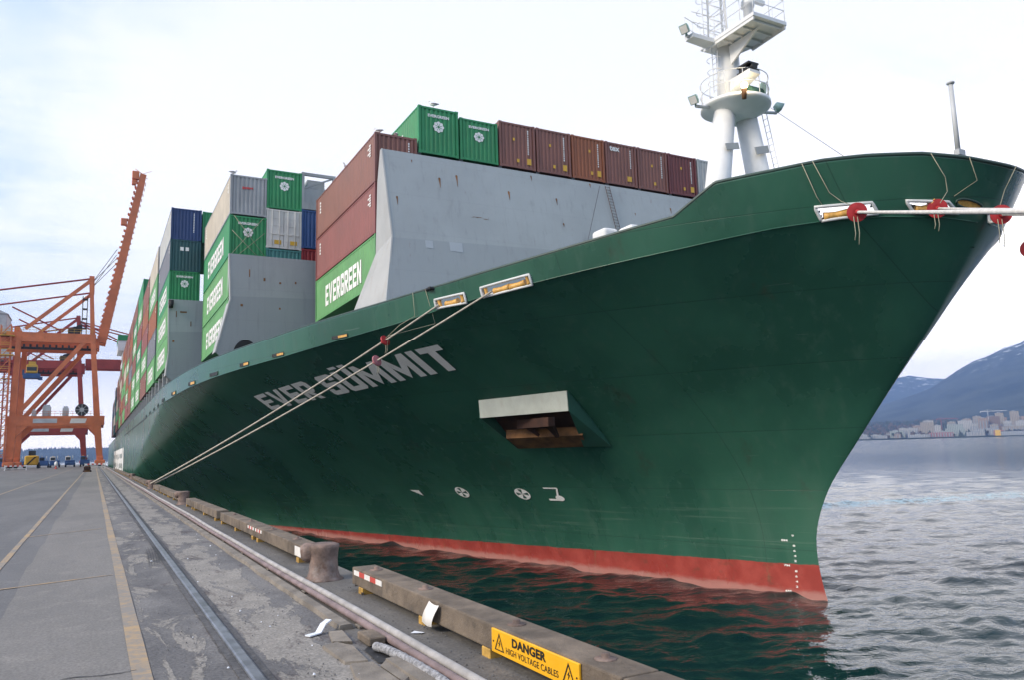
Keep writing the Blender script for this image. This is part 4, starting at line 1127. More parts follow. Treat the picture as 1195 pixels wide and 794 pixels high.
# searchlight drum, mint disc and floodlights
mb = MB(); mb.lathe((26.2, MY - 1.0, 17.47), [(.12, 0), (.12, .25)], 10); mb.tube((25.95, MY - .9, 17.68), (26.75, MY - .9, 17.68), .38, n=18); mb.build('searchlight', 'deck_green', mast)
mb = MB(); mb.tube((26.88, MY - 1.0, 17.95), (26.93, MY - 1.02, 17.95), .40, n=22); mb.tube((26.9, MY - 1.0, 17.3), (26.9, MY - 1.0, 17.6), .04, n=6); mb.build('signal_disc', 'mint', mast)
def floodlight(p, dx, arm):
    mb = MB(); mb.tube(arm, p, .075, n=10); mb.build('light_arm', 'cab_grey', mast)
    mb = MB(); q = V3(*p); mb.path([q + V3(0, 0, .0), q + V3(0, 0, .18)], .05, 8)
    mb.path([q + V3(-dx * .05, 0, .42), q + V3(dx * .22, -.1, .22)], [.15, .30], 4); mb.build('floodlight', 'mint', mast)
    mb = MB(); mb.path([q + V3(dx * .225, -.1, .21), q + V3(dx * .24, -.105, .20)], [.24, .24], 4); mb.build('lamp_glass', 'paper_white', mast)
floodlight((24.0, MY + 0.35, 17.2), -1, (24.7, MY + .2, 17.2)); floodlight((28.4, MY - .4, 17.38), 1, (27.5, MY - .3, 17.3)); floodlight((23.3, 25.5, 20.3), -1, (23.6, 25.5, 20.3))
mb = MB(); mb.ball((25.16, MY - 1.60, 17.60), .15); lm_ = mb.build('deck_lamp', 'lamp', mast)
mb = MB(); mb.tube((25.2, MY - 1.50, 17.0), (25.17, MY - 1.56, 17.46), .10, .13, n=12); mb.build('lamp_base', 'rust_bright', mast)
ld = bpy.data.lights.new('deck_lamp_light', 'POINT'); ld.energy = 14; ld.color = (1, .75, .45); ld.shadow_soft_size = .14
lo = bpy.data.objects.new('deck_lamp_light', ld); lo.location = (25.0, MY - 1.95, 17.65); COL.objects.link(lo)
# jackstaff at the stem
mb = MB(); mb.path([(26.0, 15.3, 9.6), (26, 15.3, 11.5)], .07, 10); mb.path([(26, 15.3, 11.3), (26, 15.3, 13.9)], [.085, .075], 10); mb.ball((26, 15.3, 13.95), .14, .14, .07); mb.box(25.9, 15.2, 11.3, 26.25, 15.4, 11.5)
mb.build('jackstaff', 'cab_grey', ship)
mb = MB(); mb.tube((27.4, MY - 1.0, 17.2), (22.2, 16.6, 10.9), .012, n=4); mb.build('mast_stay', 'cable_steel', mast)
mb = MB(); mb.tube((21.5, 33.0, 9.2), (25.0, Yb(16.4) - .3, 16.5), .018, n=4); mb.build('stay_wire', 'cable_steel', ship)

# ------------------------------------------------------------------ containers
CW, CH = 2.32, 2.69
MESH = {}
def cont_meshes(L, colour, style):
    """shared meshes of one kind of container; local origin = lower corner nearest the quay and the bow"""
    key = (L, colour, style)
    if key in MESH: return MESH[key]
    paint = 'paint_' + colour; out = []
    fr = MB()
    for x in (0, CW - .13):
        for y in (0, L - .15):
            fr.box(x, y, .118, x + .13, y + .15, CH - .118)
    for x in (.012, CW - .072):
        fr.box(x, .15, .03, x + .06, L - .15, .17); fr.box(x, .15, CH - .10, x + .06, L - .15, CH - .02)
    for y in (.012, L - .072):
        fr.box(.13, y, .03, CW - .13, y + .06, .16); fr.box(.13, y, CH - .13, CW - .13, y + .06, CH - .02)
    for x in (-.005, CW - .173):
        for y in (-.008, L - .17):
            for z in (0, CH - .118): fr.box(x, y, z, x + .178, y + .178, z + .118)
    fr.box(.1, .1, .06, CW - .1, L - .1, .14)
    out.append(('frame', fr.mesh('frame', paint), []))
    def corr(l0, l1, pitch, dep):
        pts = [(l0, dep)]; n = max(1, round((l1 - l0) / pitch)); p = (l1 - l0) / n
        for k in range(n):
            a = l0 + k * p
            pts += [(a + .12 * p, dep), (a + .30 * p, 0), (a + .70 * p, 0), (a + .88 * p, dep)]
        return pts + [(l1, dep)]
    def side(xf):
        mb = MB(); pts = corr(.15, L - .15, .29 if L > 8 else .29, .042)
        v = []
        for (y, dd) in pts: v += [(xf(dd), y, .15), (xf(dd), y, CH - .09)]
        mb.add(v, [(2 * i, 2 * i + 1, 2 * i + 3, 2 * i + 2) for i in range(len(pts) - 1)]); return mb
    for nm, xf in (('side_panel', lambda dd: .02 + dd), ('side_panel', lambda dd: CW - .02 - dd)):
        subs = []
        if nm == 'side_panel' and xf(0) < 1 and style.endswith('E'):
            t_ = MB(); wd_ = L * .60
            put_block(t_, 'EVERGREEN', lambda u, v_: (.008, L * .80 - u, .62 + v_), wd_, 1.28)
            subs.append(('lettering', t_.mesh('lettering', 'letter_white')))
        if xf(0) < 1 and not style.endswith('E'):
            t_ = MB()
            for k in range(5): t_.box(.004, .75 + .0 * k, CH - .5 - .14 * k, .012, 1.0 + .25 * (k % 2), CH - .42 - .14 * k)
            for k in range(4): t_.box(.004, L - 1.2, CH - .6 - .2 * k, .012, L - .95, CH - .47 - .2 * k)
            subs.append(('code_marks', t_.mesh('code_marks', 'letter_white')))
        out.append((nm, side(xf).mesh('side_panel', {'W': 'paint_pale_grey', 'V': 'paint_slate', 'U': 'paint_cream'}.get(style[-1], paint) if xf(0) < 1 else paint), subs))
    # ends
    for e in (0, 1):
        mb = MB(); subs = []
        if style[0] == 'D' and e == 0:
            for x0 in (.14, CW / 2 + .01):
                mb2 = MB(); mb2.box(x0, .03, .17, x0 + CW / 2 - .16, .07, CH - .13)
                for zz_ in (.55, 1.05, 1.6, 2.1): mb2.box(x0 + .05, .016, zz_ - .05, x0 + CW / 2 - .2, .032, zz_ + .05)
                for xx in (.25, .72):
                    mb2.tube((x0 + xx, .0, .08), (x0 + xx, .0, CH - .06), .022, n=6, mi=0); mb2.box(x0 + xx - .04, -.02, .95, x0 + xx + .30, .0, 1.03)
                s2 = MB(); s2.box(x0 + .4, .008, .30, x0 + .85, .015, .58)
                out.append(('door', mb2.mesh('door', paint), [('warning_label', s2.mesh('warning_label', 'machine_yellow'))]))
            continue
        pts = corr(.13, CW - .13, .265, .045); yf = (lambda dd: .025 + dd) if e == 0 else (lambda dd: L - .025 - dd)
        v = []
        for (x, dd) in pts: v += [(x, yf(dd), .15), (x, yf(dd), CH - .12)]
        mb.add(v, [(2 * i, 2 * i + 1, 2 * i + 3, 2 * i + 2) for i in range(len(pts) - 1)])
        if e == 0 and style[0] == 'L':      # round white emblem with the small name above
            t_ = MB(); cx, cz = CW / 2, CH * .60
            n = 48; v = [(cx, .012, cz)]
            for k in range(n): a = 6.2832 * k / n; r = .30 * (1 + .09 * math.cos(8 * a)); v.append((cx + r * math.cos(a), .012, cz + r * math.sin(a)))
            t_.add(v, [(0, 1 + k, 1 + (k + 1) % n) for k in range(n)])
            put_text(t_, 'EVERGREEN', lambda u, v_: (CW / 2 - .62 + u, .012, CH * .60 + .50 + v_), 1.24, .17, .04)
            g_ = MB()
            for k in range(8):
                a = 6.2832 * (k + .5) / 8; c_, s_ = math.cos(a), math.sin(a)
                g_.add([(cx + .10 * c_ - .018 * s_, .008, cz + .10 * s_ + .018 * c_), (cx + .10 * c_ + .018 * s_, .008, cz + .10 * s_ - .018 * c_), (cx + .27 * c_, .008, cz + .27 * s_)], [(0, 1, 2)])
            g_.add([(cx + .075 * math.cos(6.2832 * k / 12), .008, cz + .075 * math.sin(6.2832 * k / 12)) for k in range(12)], [tuple(range(12))])
            subs = [('emblem', t_.mesh('emblem', 'letter_white')), ('emblem_core', g_.mesh('emblem_core', 'logo_green'))]
        elif e == 0 and style[0] == 'C':    # upright column of code characters and yellow labels
            t_ = MB(); rr = random.Random(len(MESH))
            for k in range(11): t_.box(CW - .50, .008, CH - .42 - .135 * k, CW - .50 + .075, .013, CH - .42 - .135 * k + rr.uniform(.07, .10))
            subs = [('code_marks', t_.mesh('code_marks', 'letter_white'))]
            jx, jz = rr.uniform(-.25, .25), rr.uniform(-.2, .2)
            for q_ in ((CW - .55, .32, .27, .36), (CW * .45 + jx, CH * .62 + jz, .13, .16), (CW * .52 + jx * .6, .38, .16, .20))[0 if rr.random() < .75 else 1:]:
                subs.append(('warning_label', MB().box(q_[0], .008, q_[1], q_[0] + q_[2], .013, q_[1] + q_[3]).mesh('warning_label', 'label_yellow')))
        elif e == 0 and style[0] == 'T':
            t_ = MB(); put_text(t_, 'tex', lambda u, v_: (.32 + u, .01, CH - .55 + v_), .75, .32, .03)
            for k in range(9): t_.box(CW - .50, .008, CH - .42 - .135 * k, CW - .43, .013, CH - .34 - .135 * k)
            g_ = MB(); g_.box(CW - .75, .008, .34, CW - .42, .013, .66)
            subs = [('lettering', t_.mesh('lettering', 'letter_white')), ('warning_label', g_.mesh('warning_label', 'label_yellow'))]
        elif e == 0 and style[0] == 'R':
            t_ = MB()
            for k in range(5): t_.box(.75 + .14 * k, .008, 1.75 + .015 * k, .86 + .14 * k, .014, 1.93 - .01 * (k % 2))
            t_.box(.6, .008, .9, .95, .014, 1.0) if False else None
            subs = [('code_marks', t_.mesh('code_marks', 'label_red'))]
        elif e == 0 and style[0] == 'S':
            subs = [('code_panel', MB().box(x_, .008, 1.75, x_ + .26, .014, 2.05).mesh('code_panel', 'letter_white')) for x_ in (.75, 1.15)]
        elif e == 0 and style[0] == 'N':
            t_ = MB()
            for k in range(12): t_.box(CW - .62, .008, CH - .42 - .14 * k, CW - .55, .013, CH - .33 - .14 * k)
            subs = [('code_marks', t_.mesh('code_marks', 'letter_white'))]
        out.append(('end_panel', mb.mesh('end_panel', paint), subs))
    rf = MB(); rf.box(.05, .1, CH - .06, CW - .05, L - .1, CH - .022); out.append(('roof', rf.mesh('roof', paint), []))
    for nm, me, subs in out: MB().fix(me) if nm in ('frame', 'roof', 'door') else None
    MESH[key] = out
    return out

def container(loc, L, colour, style, label, group):
    c = thing('shipping_container', loc, label, 'container', group)
    for nm, me, subs in cont_meshes(L, colour, style):
        o = bpy.data.objects.new(nm, me); COL.objects.link(o); o.parent = c
        for sn, sm in subs:
            s_ = bpy.data.objects.new(sn, sm); COL.objects.link(s_); s_.parent = o
    return c

# front stack behind the breakwater
G1 = 'containers stacked behind the breakwater'
X1, Y1, Z1, TP = 12.15, 36.95, 10.05, 2.72
container((X1, Y1, Z1), 12.19, 'sunlit_green', 'PE', 'sunlit green container with big white lettering, lowest beside the breakwater edge', G1)
container((X1, Y1, Z1 + TP), 12.19, 'red_brown', 'P', 'red-brown container, middle of the three beside the breakwater edge', G1)
container((X1, Y1, Z1 + 2 * TP), 12.19, 'brown', 'C', 'brown container, topmost of the three beside the breakwater edge', G1)
top = [('green', 'LE', 'bright green container with emblem, standing higher than the brown stack beside it'),
       ('green', 'L', 'bright green container with emblem between another green one and a brown one'),
       ('brown', 'C', 'brown container directly right of the green pair above the breakwater'),
       ('brown', 'CX', 'second brown container from the green pair above the breakwater'),
       ('rust_orange', 'C', 'rust orange container among the brown ones above the breakwater'),
       ('brown', 'T', 'brown container with short white word, right of the rust orange one'),
       ('brown', 'CY', 'brown container third from the mast end of the row above the breakwater'),
       ('maroon', 'CZ', 'dark maroon container next to the mast above the breakwater'),
       ('pale_grey', 'P', 'pale grey container mostly hidden behind the white mast leg')]
RP = 2.425
for k, (colour, st, lb) in enumerate(top):
    c_ = container((X1 + (k + 1) * RP, Y1, Z1 + 2 * TP + 1.95), 12.19, colour, st, lb, G1)
    if k == 1: c_.scale = (1, 1, .90)            # a lower box than its neighbours
mb = MB()                                             # steel beams that carry the upper row
for k in range(10): mb.box(X1 + RP * (k + 1) - .10, Y1 - .0, 16.5, X1 + RP * (k + 1) + .12, Y1 + 11.9, 17.42)
mb.build('stack_support', 'dark_steel', ship)

# second stack
G2 = 'containers of the second stack'
X2, Y2_, Z2 = 7.1, 51.3, 9.05
for k, (colour, st, lb) in enumerate([('sunlit_green', 'LE', 'green lettered container at the bottom of the second stack from the bow'),
                                     ('sunlit_green', 'LE', 'green lettered container second from the bottom in the second stack'),
                                     ('green', 'LE', 'green container with emblem end and crossed lashing rods under a grey one'),
                                     ('grey', 'RU', 'light grey container with small red marks on top of the second stack')]):
    container((X2, Y2_, Z2 + k * 2.75), 13.5, colour, st, lb, G2)
for k, (colour, st, lb) in enumerate([('teal', 'S', 'teal container half hidden behind the grey cell wall below a white one'),
                                     ('white', 'D', 'white container showing its two doors with orange labels'),
                                     ('green', 'L', 'bright green container with emblem above the white doored one')]):
    container((X2 + 2.29, Y2_, 12.55 + k * 2.72), 12.19, colour, st, lb, G2)
for k, (colour, st, lb) in enumerate([('red', 'P', 'red container mostly hidden beside the teal one in the second stack'),
                                     ('blue', 'N', 'blue container squeezed between the white doors and the brown stack')]):
    container((X2 + 4.6, Y2_, 12.75 + k * 2.72), 12.19, colour, st, lb, G2)
fk = thing('flat_rack', (X2 + 4.6, Y2_, 18.2), 'grey open frame flat rack on top of the blue container', 'container', G2)
mb = MB(); x, y, z = X2 + 4.6, Y2_, 18.2
mb.box(x, y, z, x + CW, y + 12.19, z + .5); mb.build('platform', 'paint_grey', fk)
for yy in (y, y + 11.9):
    mb = MB()
    for xx in (x, x + CW - .18): mb.box(xx, yy, z + .5, xx + .18, yy + .28, z + 2.6)
    mb.box(x + .18, yy + .02, z + 2.4, x + CW - .18, yy + .2, z + 2.6); mb.box(x + .18, yy + .1, z + .5, x + CW - .18, yy + .18, z + 1.5)
    mb.bar((x + .2, yy + .12, z + 1.5), (x + CW - .2, yy + .12, z + 2.4), .1); mb.build('end_frame', 'paint_grey', fk)
mb = MB(); mb.box(x + .2, y + 1, z + .5, x + CW - .2, y + 9, z + 1.9); mb.box(x + .5, y + .6, z + 1.5, x + 1.7, y + 3, z + 2.3); mb.build('load', 'cab_grey', fk)
# lashing rods on the third tier
lr = MB()
for a, b in (((X2 + .15, 14.62), (X2 + 2.1, 17.2)), ((X2 + 2.2, 14.62), (X2 + .25, 17.2)), ((X2 + .6, 14.62), (X2 + 2.2, 16.2)), ((X2 + 1.7, 14.62), (X2 + .15, 16.2))):
    lr.tube((a[0], Y2_ - .12, a[1]), (b[0], Y2_ - .06, b[1]), .018, n=5)
tag(lr.build('lashing_rods', 'rope_thin'), 'crossed thin lashing rods on the green emblem end below the grey container', 'lashing rods')

# third stack and all the stacks behind it along the quay side
ORD = ['first', 'second', 'third', 'fourth', 'fifth', 'sixth', 'seventh', 'eighth', 'ninth', 'tenth', 'eleventh', 'twelfth', 'thirteenth', 'fourteenth', 'fifteenth', 'sixteenth']
NICE = {'sunlit_green': 'sunlit green', 'green': 'green', 'brown': 'brown', 'red_brown': 'red-brown', 'rust_orange': 'rust orange', 'maroon': 'maroon', 'grey': 'grey', 'slate': 'slate grey', 'cream': 'cream', 'navy': 'navy blue',
        'dark_teal': 'dark teal', 'teal': 'teal', 'blue': 'blue', 'white': 'white', 'red': 'red', 'pale_grey': 'pale grey'}
def stack(n, y, x, z0, pitch, L, cols, aft=False):
    where = 'stack behind the deckhouse' if aft else 'quayside stack from the bow'
    for k, cc in enumerate(cols):
        colour, st = (cc if isinstance(cc, tuple) else (cc, 'PE' if 'green' in cc else 'P'))
        lt = ' with white lettering' if st.endswith('E') else ''
        lb = f'{NICE[colour]} container{lt}, {ORD[k]} tier of the {ORD[n]} {where}'
        container((x, y, z0 + k * pitch), L, colour, st, lb, 'containers of the far stacks' if n > 2 or aft else 'containers of the third stack')
stack(2, 67.0, 4.75, 8.90, 2.62, 13.2, [('sunlit_green', 'PE'), ('sunlit_green', 'PE'), ('green', 'LE'), ('dark_teal', 'SV'), ('navy', 'NW')])
for o in list(bpy.data.objects):      # the two top ones show pale sides
    pass
container((4.75 + RP, 67.2, 8.9 + 4 * 2.62), 12.19, 'green', 'P', 'green container behind the navy one, mostly hidden by the second stack', 'containers of the third stack')
cols = [
    [('sunlit_green', 'PE'), ('slate', 'P'), ('rust_orange', 'P'), ('sunlit_green', 'PE'), ('cream', 'P')],
    [('brown', 'P'), ('sunlit_green', 'PE'), ('red_brown', 'P'), ('rust_orange', 'P'), ('brown', 'P')],
    [('sunlit_green', 'PE'), ('sunlit_green', 'PE'), ('green', 'PE'), ('red_brown', 'P'), ('sunlit_green', 'PE'), ('green', 'P')],
    [('sunlit_green', 'PE'), ('sunlit_green', 'PE'), ('brown', 'P'), ('sunlit_green', 'PE'), ('green', 'PE'), ('brown', 'P')],
    [('brown', 'P'), ('rust_orange', 'P'), ('slate', 'P'), ('brown', 'P'), ('rust_orange', 'P'), ('brown', 'P')],
    [('red_brown', 'P'), ('sunlit_green', 'PE'), ('rust_orange', 'P'), ('sunlit_green', 'PE'), ('brown', 'P'), ('red_brown', 'P')],
    [('sunlit_green', 'P'), ('brown', 'P'), ('sunlit_green', 'P'), ('cream', 'P'), ('rust_orange', 'P'), ('brown', 'P')],
    [('brown', 'P'), ('rust_orange', 'P'), ('sunlit_green', 'P'), ('brown', 'P'), ('sunlit_green', 'P'), ('rust_orange', 'P')],
    [('sunlit_green', 'P'), ('brown', 'P'), ('red_brown', 'P'), ('cream', 'P'), ('brown', 'P')],
    [('red_brown', 'P'), ('sunlit_green', 'P'), ('brown', 'P'), ('rust_orange', 'P'), ('cream', 'P')],
    [('brown', 'P'), ('green', 'P'), ('cream', 'P'), ('brown', 'P'), ('rust_orange', 'P')]]
for i, cc in enumerate(cols):
    stack(3 + i, 82.0 + i * 14.2, 4.75, 8.90, 2.72, 13.0, cc)
for i, cc in enumerate([[('dark_teal', 'P'), ('cream', 'P'), ('slate', 'P'), ('dark_teal', 'P'), ('slate', 'P')], [('brown', 'P'), ('slate', 'P'), ('navy', 'P'), ('brown', 'P')], [('slate', 'P'), ('brown', 'P'), ('dark_teal', 'P'), ('slate', 'P')]]):
    stack(i, 253.0 + i * 14.2, 4.75, 8.90, 2.72, 13.0, cc, True)

# gulls on the container roofs
def gull(x, y, z, rz, label):
    mb = MB(); c, s = math.cos(rz), math.sin(rz)
    def L(a, b, h): return (x + a * c - b * s, y + a * s + b * c, z + h)
    mb.path([L(-.26, 0, .20), L(-.16, 0, .19), L(-.02, 0, .18), L(.12, 0, .22), L(.17, 0, .30), L(.2, 0, .36)], [.02, .055, .085, .075, .045, .04], 8)
    mb.ball(L(.215, 0, .38), .05, n=8)
    b_ = mb.build('gull', 'gull_white'); tag(b_, label, 'gull', 'gulls resting on the containers')
    mb = MB(); mb.path([L(.25, 0, .38), L(.33, 0, .36)], [.016, .004], 6); mb.build('beak', 'beak', b_)
    for q in (-1, 1):
        mb = MB(); mb.path([L(.10, q * .075, .24), L(-.05, q * .09, .22), L(-.33, q * .03, .20)], [.03, .045, .008], 6); mb.build('wing', 'gull_grey', b_)
        mb = MB(); mb.tube(L(0, q * .03, .12), L(.01, q * .03, 0), .008, n=5); mb.build('leg', 'beak', b_)
tz1 = Z1 + 3 * TP - .03
gull(X1 + RP + .9, 37.05, Z1 + 3 * TP + 1.92, 2.6, 'gull standing on the roof of the first green container')
gull(X1 + .3, 37.3, tz1, 2.2, 'gull on the near end of the topmost brown container')
gull(X1 + .25, 43.0, tz1, 3.6, 'gull halfway along the brown container roof edge')
gull(X1 + 1.3, 37.4, tz1, 1.0, 'gull beside the green container wall on the brown roof')
gull(X2 + .2, 51.6, Z2 + 4 * 2.75 - .05, .4, 'gull on the corner of the light grey container')

# ------------------------------------------------------------------ quay cranes
def crane(name, label, Y0, xr, xl, paint, boom_up, xtop, depth=18.0, dy_leg=0.0):
    c = thing(name, (xr, Y0, 0), label, 'crane', 'ship-to-shore quay cranes')
    P_ = paint; zg0, zg1 = 29.0, 32.0
    for j, yy in enumerate((Y0, Y0 + depth)):
        for (xb, xt, wb) in ((xr, xtop, 1.25), (xl, xl + .5, 1.5)):
            mb = MB(); mb.bar((xb, yy, 1.6), (xb + (xt - xb) * .33, yy, 10.5), wb, 1.2, 0, (0, 1, 0), wb * 1.25, 1.3)
            mb.bar((xb + (xt - xb) * .33, yy, 10.5), (xt, yy, zg1), 1.35, 1.2, 0, (0, 1, 0), 1.05, 1.1)
            lg = mb.build('leg', P_, c)
            mb = MB(); mb.chamfer(xb - 1.1, yy - 2.6, .75, xb + 1.1, yy + 2.6, 1.75, .15); mb.chamfer(xb - .7, yy - 1.2, 1.7, xb + .7, yy + 1.2, 2.6, .1)
            bo = mb.build('bogie', P_, lg)
            for k in range(4): MB().tube((xb - .25, yy - 2.0 + k * 1.33, .45), (xb + .25, yy - 2.0 + k * 1.33, .45), .42, n=12).build('wheel', 'dark_steel', lg)
        # portal beam and its corner gussets
        mb = MB(); mb.box(xl - .9, yy - .6, 9.9, xr + .6, yy + .6, 12.1)
        for xx, s in ((xl + .7, 1), (xr - .55, -1)):
            mb.prism([(xx, yy, 9.9), (xx + s * 2.6, yy, 9.9), (xx + s * .15, yy, 7.2)], (0, -.5, 0), (0, .5, 0))
        mb.build('portal_beam', P_, c)
        # diagonal from girder to portal
        mb = MB(); mb.bar((xtop - 1.0, yy, 30.6), (xl + 1.2, yy, 12.8), .95, .85, 0, (0, 1, 0)); mb.build('diagonal_brace', P_, c)
        # mast above the girder and its stays
        mb = MB(); mb.bar((xtop, yy, zg1), (xtop - .75, yy, 45.6), 1.0, .9, 0, (0, 1, 0), .8, .8); mb.build('apex_post', P_, c)
        mb = MB(); mb.bar((xtop - .6, yy, 45.3), (xl + 1.6, yy, 32.6), .75, .7, 0, (0, 1, 0)); mb.build('forestay_strut', P_, c)
        mb = MB()
        mb.tube((xtop - .8, yy, 45.5), (xl - 26, yy, 36.5), .22, n=7)
        mb.build('backstay', 'crane_red', c)
        mb = MB(); mb.bar((xl - 1.2, yy, 37.6), (xl + 9.3, yy, 32.2), .32, .32); mb.build('strut', 'crane_red', c)
    mb = MB()
    for x, z in ((xtop - .7, 45.6), (xtop, 32.4), (xl, 32.4)): mb.bar((x, Y0, z), (x, Y0 + depth, z), 1.1, 1.2)
    mb.bar((xr, Y0, 11.0), (xr, Y0 + depth, 11.0), 1.0, 1.6); mb.bar((xl, Y0, 11.0), (xl, Y0 + depth, 11.0), 1.0, 1.6)
    mb.build('cross_beam', P_, c)
    ym = Y0 + depth / 2
    xe = xtop + 1.6 if boom_up else 48.0
    for s in (-1, 1):
        mb = MB(); mb.box(xl - 26, ym + s * 3 - .55, zg0, xtop + 1.6, ym + s * 3 + .55, zg1 - .3); mb.build('girder', P_, c)
    mb = MB(); mb.box(xl - 2, ym - 5.2, zg0 - 1.6, xtop + 1.2, ym - 4.4, zg0 - .4); mb.box(xl - 2, Y0 - .5, zg1 - 2.6, xtop + .8, Y0 + .5, zg1 - .2)
    mb.build('front_girder', P_, c)
    mb = MB(); mb.box(xl - 2, Y0 + 1, zg0 - 1.2, xtop + 1.0, Y0 + 1.5, zg0 - .7)
    for k in range(12): mb.box(xl + k * 1.3, Y0 + .6, zg0 - 1.0, xl + k * 1.3 + .4, Y0 + 1.3, zg0 - .1)
    mb.build('festoon_gear', 'dark_steel', c)
    # walkway railing on girder and portal
    for (xa, xb, z) in ((xl, xtop, zg1 - .2), (xl, xr, 12.1)):
        mb = MB()
        for h in (.55, 1.1): mb.bar((xa, Y0 - .6, z + h), (xb, Y0 - .6, z + h), .07)
        n = int((xb - xa) / 1.2)
        for k in range(n + 1): mb.bar((xa + (xb - xa) * k / n, Y0 - .6, z), (xa + (xb - xa) * k / n, Y0 - .6, z + 1.1), .06)
        mb.build('walkway_railing', 'crane_yellow' if z > 20 else P_, c)
    # boom
    if boom_up:
        hx, hz, tx, tz = xtop + 1.9, 30.6, 8.3, 75.4
        for s in (-1, 1):
            mb = MB(); mb.bar((hx, ym + s * 3, hz), (tx, ym + s * 3, tz), 2.0, 1.2, 0, (0, 1, 0), 1.5, 1.0)
            dv = Vector((tx - hx, 0, tz - hz)); ln = dv.length; dv.normalize(); nv = Vector((-dv.z, 0, dv.x))
            for k in range(30):
                q = Vector((hx, ym + s * 3, hz)) + dv * (ln * (k + .5) / 30) + nv * 1.1
                mb.box(q.x - .22, q.y - .4, q.z - .2, q.x + .22, q.y + .4, q.z + .2)
                q = q - nv * 2.1
                if k % 1 == 0: mb.box(q.x - .08, q.y - .3, q.z - .12, q.x + .08, q.y + .3, q.z + .12)
            mb.build('boom', P_, c)
        mb = MB()
        for k in range(9): q = Vector((hx, ym, hz)) + dv * (ln * (k + .5) / 9); mb.bar(q - Vector((0, 3, 0)), q + Vector((0, 3, 0)), .7, .7)
        mb.build('boom_tie', P_, c)
        mb = MB()
        for u, sz in ((.985, 1.2), (.70, 1.0), (.94, .7)):
            q = Vector((hx, ym - 3, hz)) + dv * (ln * u) + nv * 1.7; mb = MB().chamfer(q.x - sz * .7, q.y - .6, q.z - sz, q.x + sz * .7, q.y + .6, q.z + sz * .8, .1); mb.build('boom_sheave_frame', P_, c)
        mb = MB()
        q = Vector((tx, ym - 3, tz)); mb.bar(q, q + Vector((-2.0, 0, 1.3)), .12); mb.bar(q + Vector((-.5, 0, 0)), q + Vector((2.0, 0, 1.2)), .08)
        mb.build('boom_light_arm', P_, c)
        mb = MB()
        for s in (-1, 1):
            for dz in (0, 1.2): mb.tube((xtop - .6, ym + s * 3, 45.8), (hx + dv.x * 22 + nv.x * 1.2, ym + s * 3, hz + dv.z * (22 + dz * 2) + nv.z * 1.2), .08, n=5)
        mb.build('boom_rope', 'cable_steel', c)
    else:
        for s in (-1, 1):
            mb = MB(); mb.box(xtop + 1.7, ym + s * 3 - .6, 30.2, 46.0, ym + s * 3 + .6, 33.2); mb.build('boom', P_, c)
            mb = MB(); mb.bar((xtop - .6, ym + s * 3, 45.4), (18, ym + s * 3, 33.2), .4); mb.bar((xtop - .6, ym + s * 3, 45.4), (42, ym + s * 3, 33.2), .35); mb.build('boom_stay', P_, c)
    # machinery house, stair tower, cab, reel
    mb = MB(); mb.chamfer(xl - 14.5, ym - 5, zg1, xl - 2.4, ym + 5, zg1 + 4.6, .2)
    mh = mb.build('machinery_house', 'cab_grey', c)
    mb = MB(); mb.prism([(xl - 14.7, ym - 5.2, zg1 + 4.55), (xl - 2.2, ym - 5.2, zg1 + 4.55), (xl - 4, ym - 5.2, zg1 + 5.4), (xl - 13, ym - 5.2, zg1 + 5.4)], (0, 0, 0), (0, 10.4, 0)); mb.build('house_roof', 'cab_grey', mh)
    mb = MB(); x0, x1, ya, yb = xl - 2.9, xl - .9, Y0 - 2.4, Y0 - .6
    for x in (x0, x1):
        for y in (ya, yb): mb.bar((x, y, 1), (x, y, zg1 + 1), .22)
    for k in range(11):
        z = 3 + k * 2.75; mb.box(x0, ya, z, x1, yb, z + .1); mb.bar((x0, ya, z), (x1, ya, z + 2.75), .16)
    st = mb.build('stair_tower', P_, c)
    mb = MB()
    for k in range(11):
        z = 3 + k * 2.75
        for h in (.5, 1.0): mb.bar((x0, ya - .05, z + h), (x1, ya - .05, z + h), .09)
        for x in (x0, x1): mb.bar((x, ya - .05, z), (x, ya - .05, z + 1), .09)
    mb.bar((x0, ya - .05, 1), (x0, ya - .05, 33), .1); mb.build('stair_railing', 'crane_yellow' if boom_up else P_, st)
    mb = MB(); mb.box(xl - 1.6, Y0 - 2.5, 20.0, xl + .9, Y0 - .7, 24.5) if False else mb.box(xl - 3.4, Y0 - 2.8, zg0 - 3.2, xl - .2, Y0 - .6, zg0 - 3.0)
    mb.box(xl - 3.4, Y0 - 2.8, zg0 + 1.5, xl - .2, Y0 - .6, zg0 + 1.7)
    for zz_ in (zg0 - 3.2, zg0 + 1.5):
        for h in (.7, 1.4): mb.bar((xl - 3.4, Y0 - 2.85, zz_ + h), (xl - .2, Y0 - 2.85, zz_ + h), .1)
    mb.build('landing', 'crane_yellow' if boom_up else P_, c)
    if boom_up:
        cx = xl + 3.3
        mb = MB(); mb.chamfer(cx - 1.1, Y0 + 1.0, 22.2, cx + 1.1, Y0 + 3.2, 24.2, .15); mb.box(cx - .7, Y0 + 1.2, 24.2, cx + .7, Y0 + 3.0, 24.9); cb = mb.build('trolley_cab', 'crane_yellow', c)
        mb = MB(); mb.box(cx - 1.0, Y0 + .97, 22.7, cx + 1.0, Y0 + 1.02, 23.6); mb.build('cab_window', 'glass_dark', cb)
        mb = MB(); mb.chamfer(cx - 1.7, Y0 + .9, 20.9, cx + 1.7, Y0 + 3.3, 22.1, .1); mb.box(cx - 1.9, Y0 + 1.5, 21.7, cx - 1.5, Y0 + 2, 23); mb.box(cx + 1.3, Y0 + 1.5, 20.6, cx + 2.2, Y0 + 2, 21.4); mb.build('headblock', 'tractor_blue', cb)
        mb = MB()
        for dx in (-.8, .8): mb.tube((cx + dx, Y0 + 2, 24.6), (cx + dx, Y0 + 2, zg0), .05, n=5)
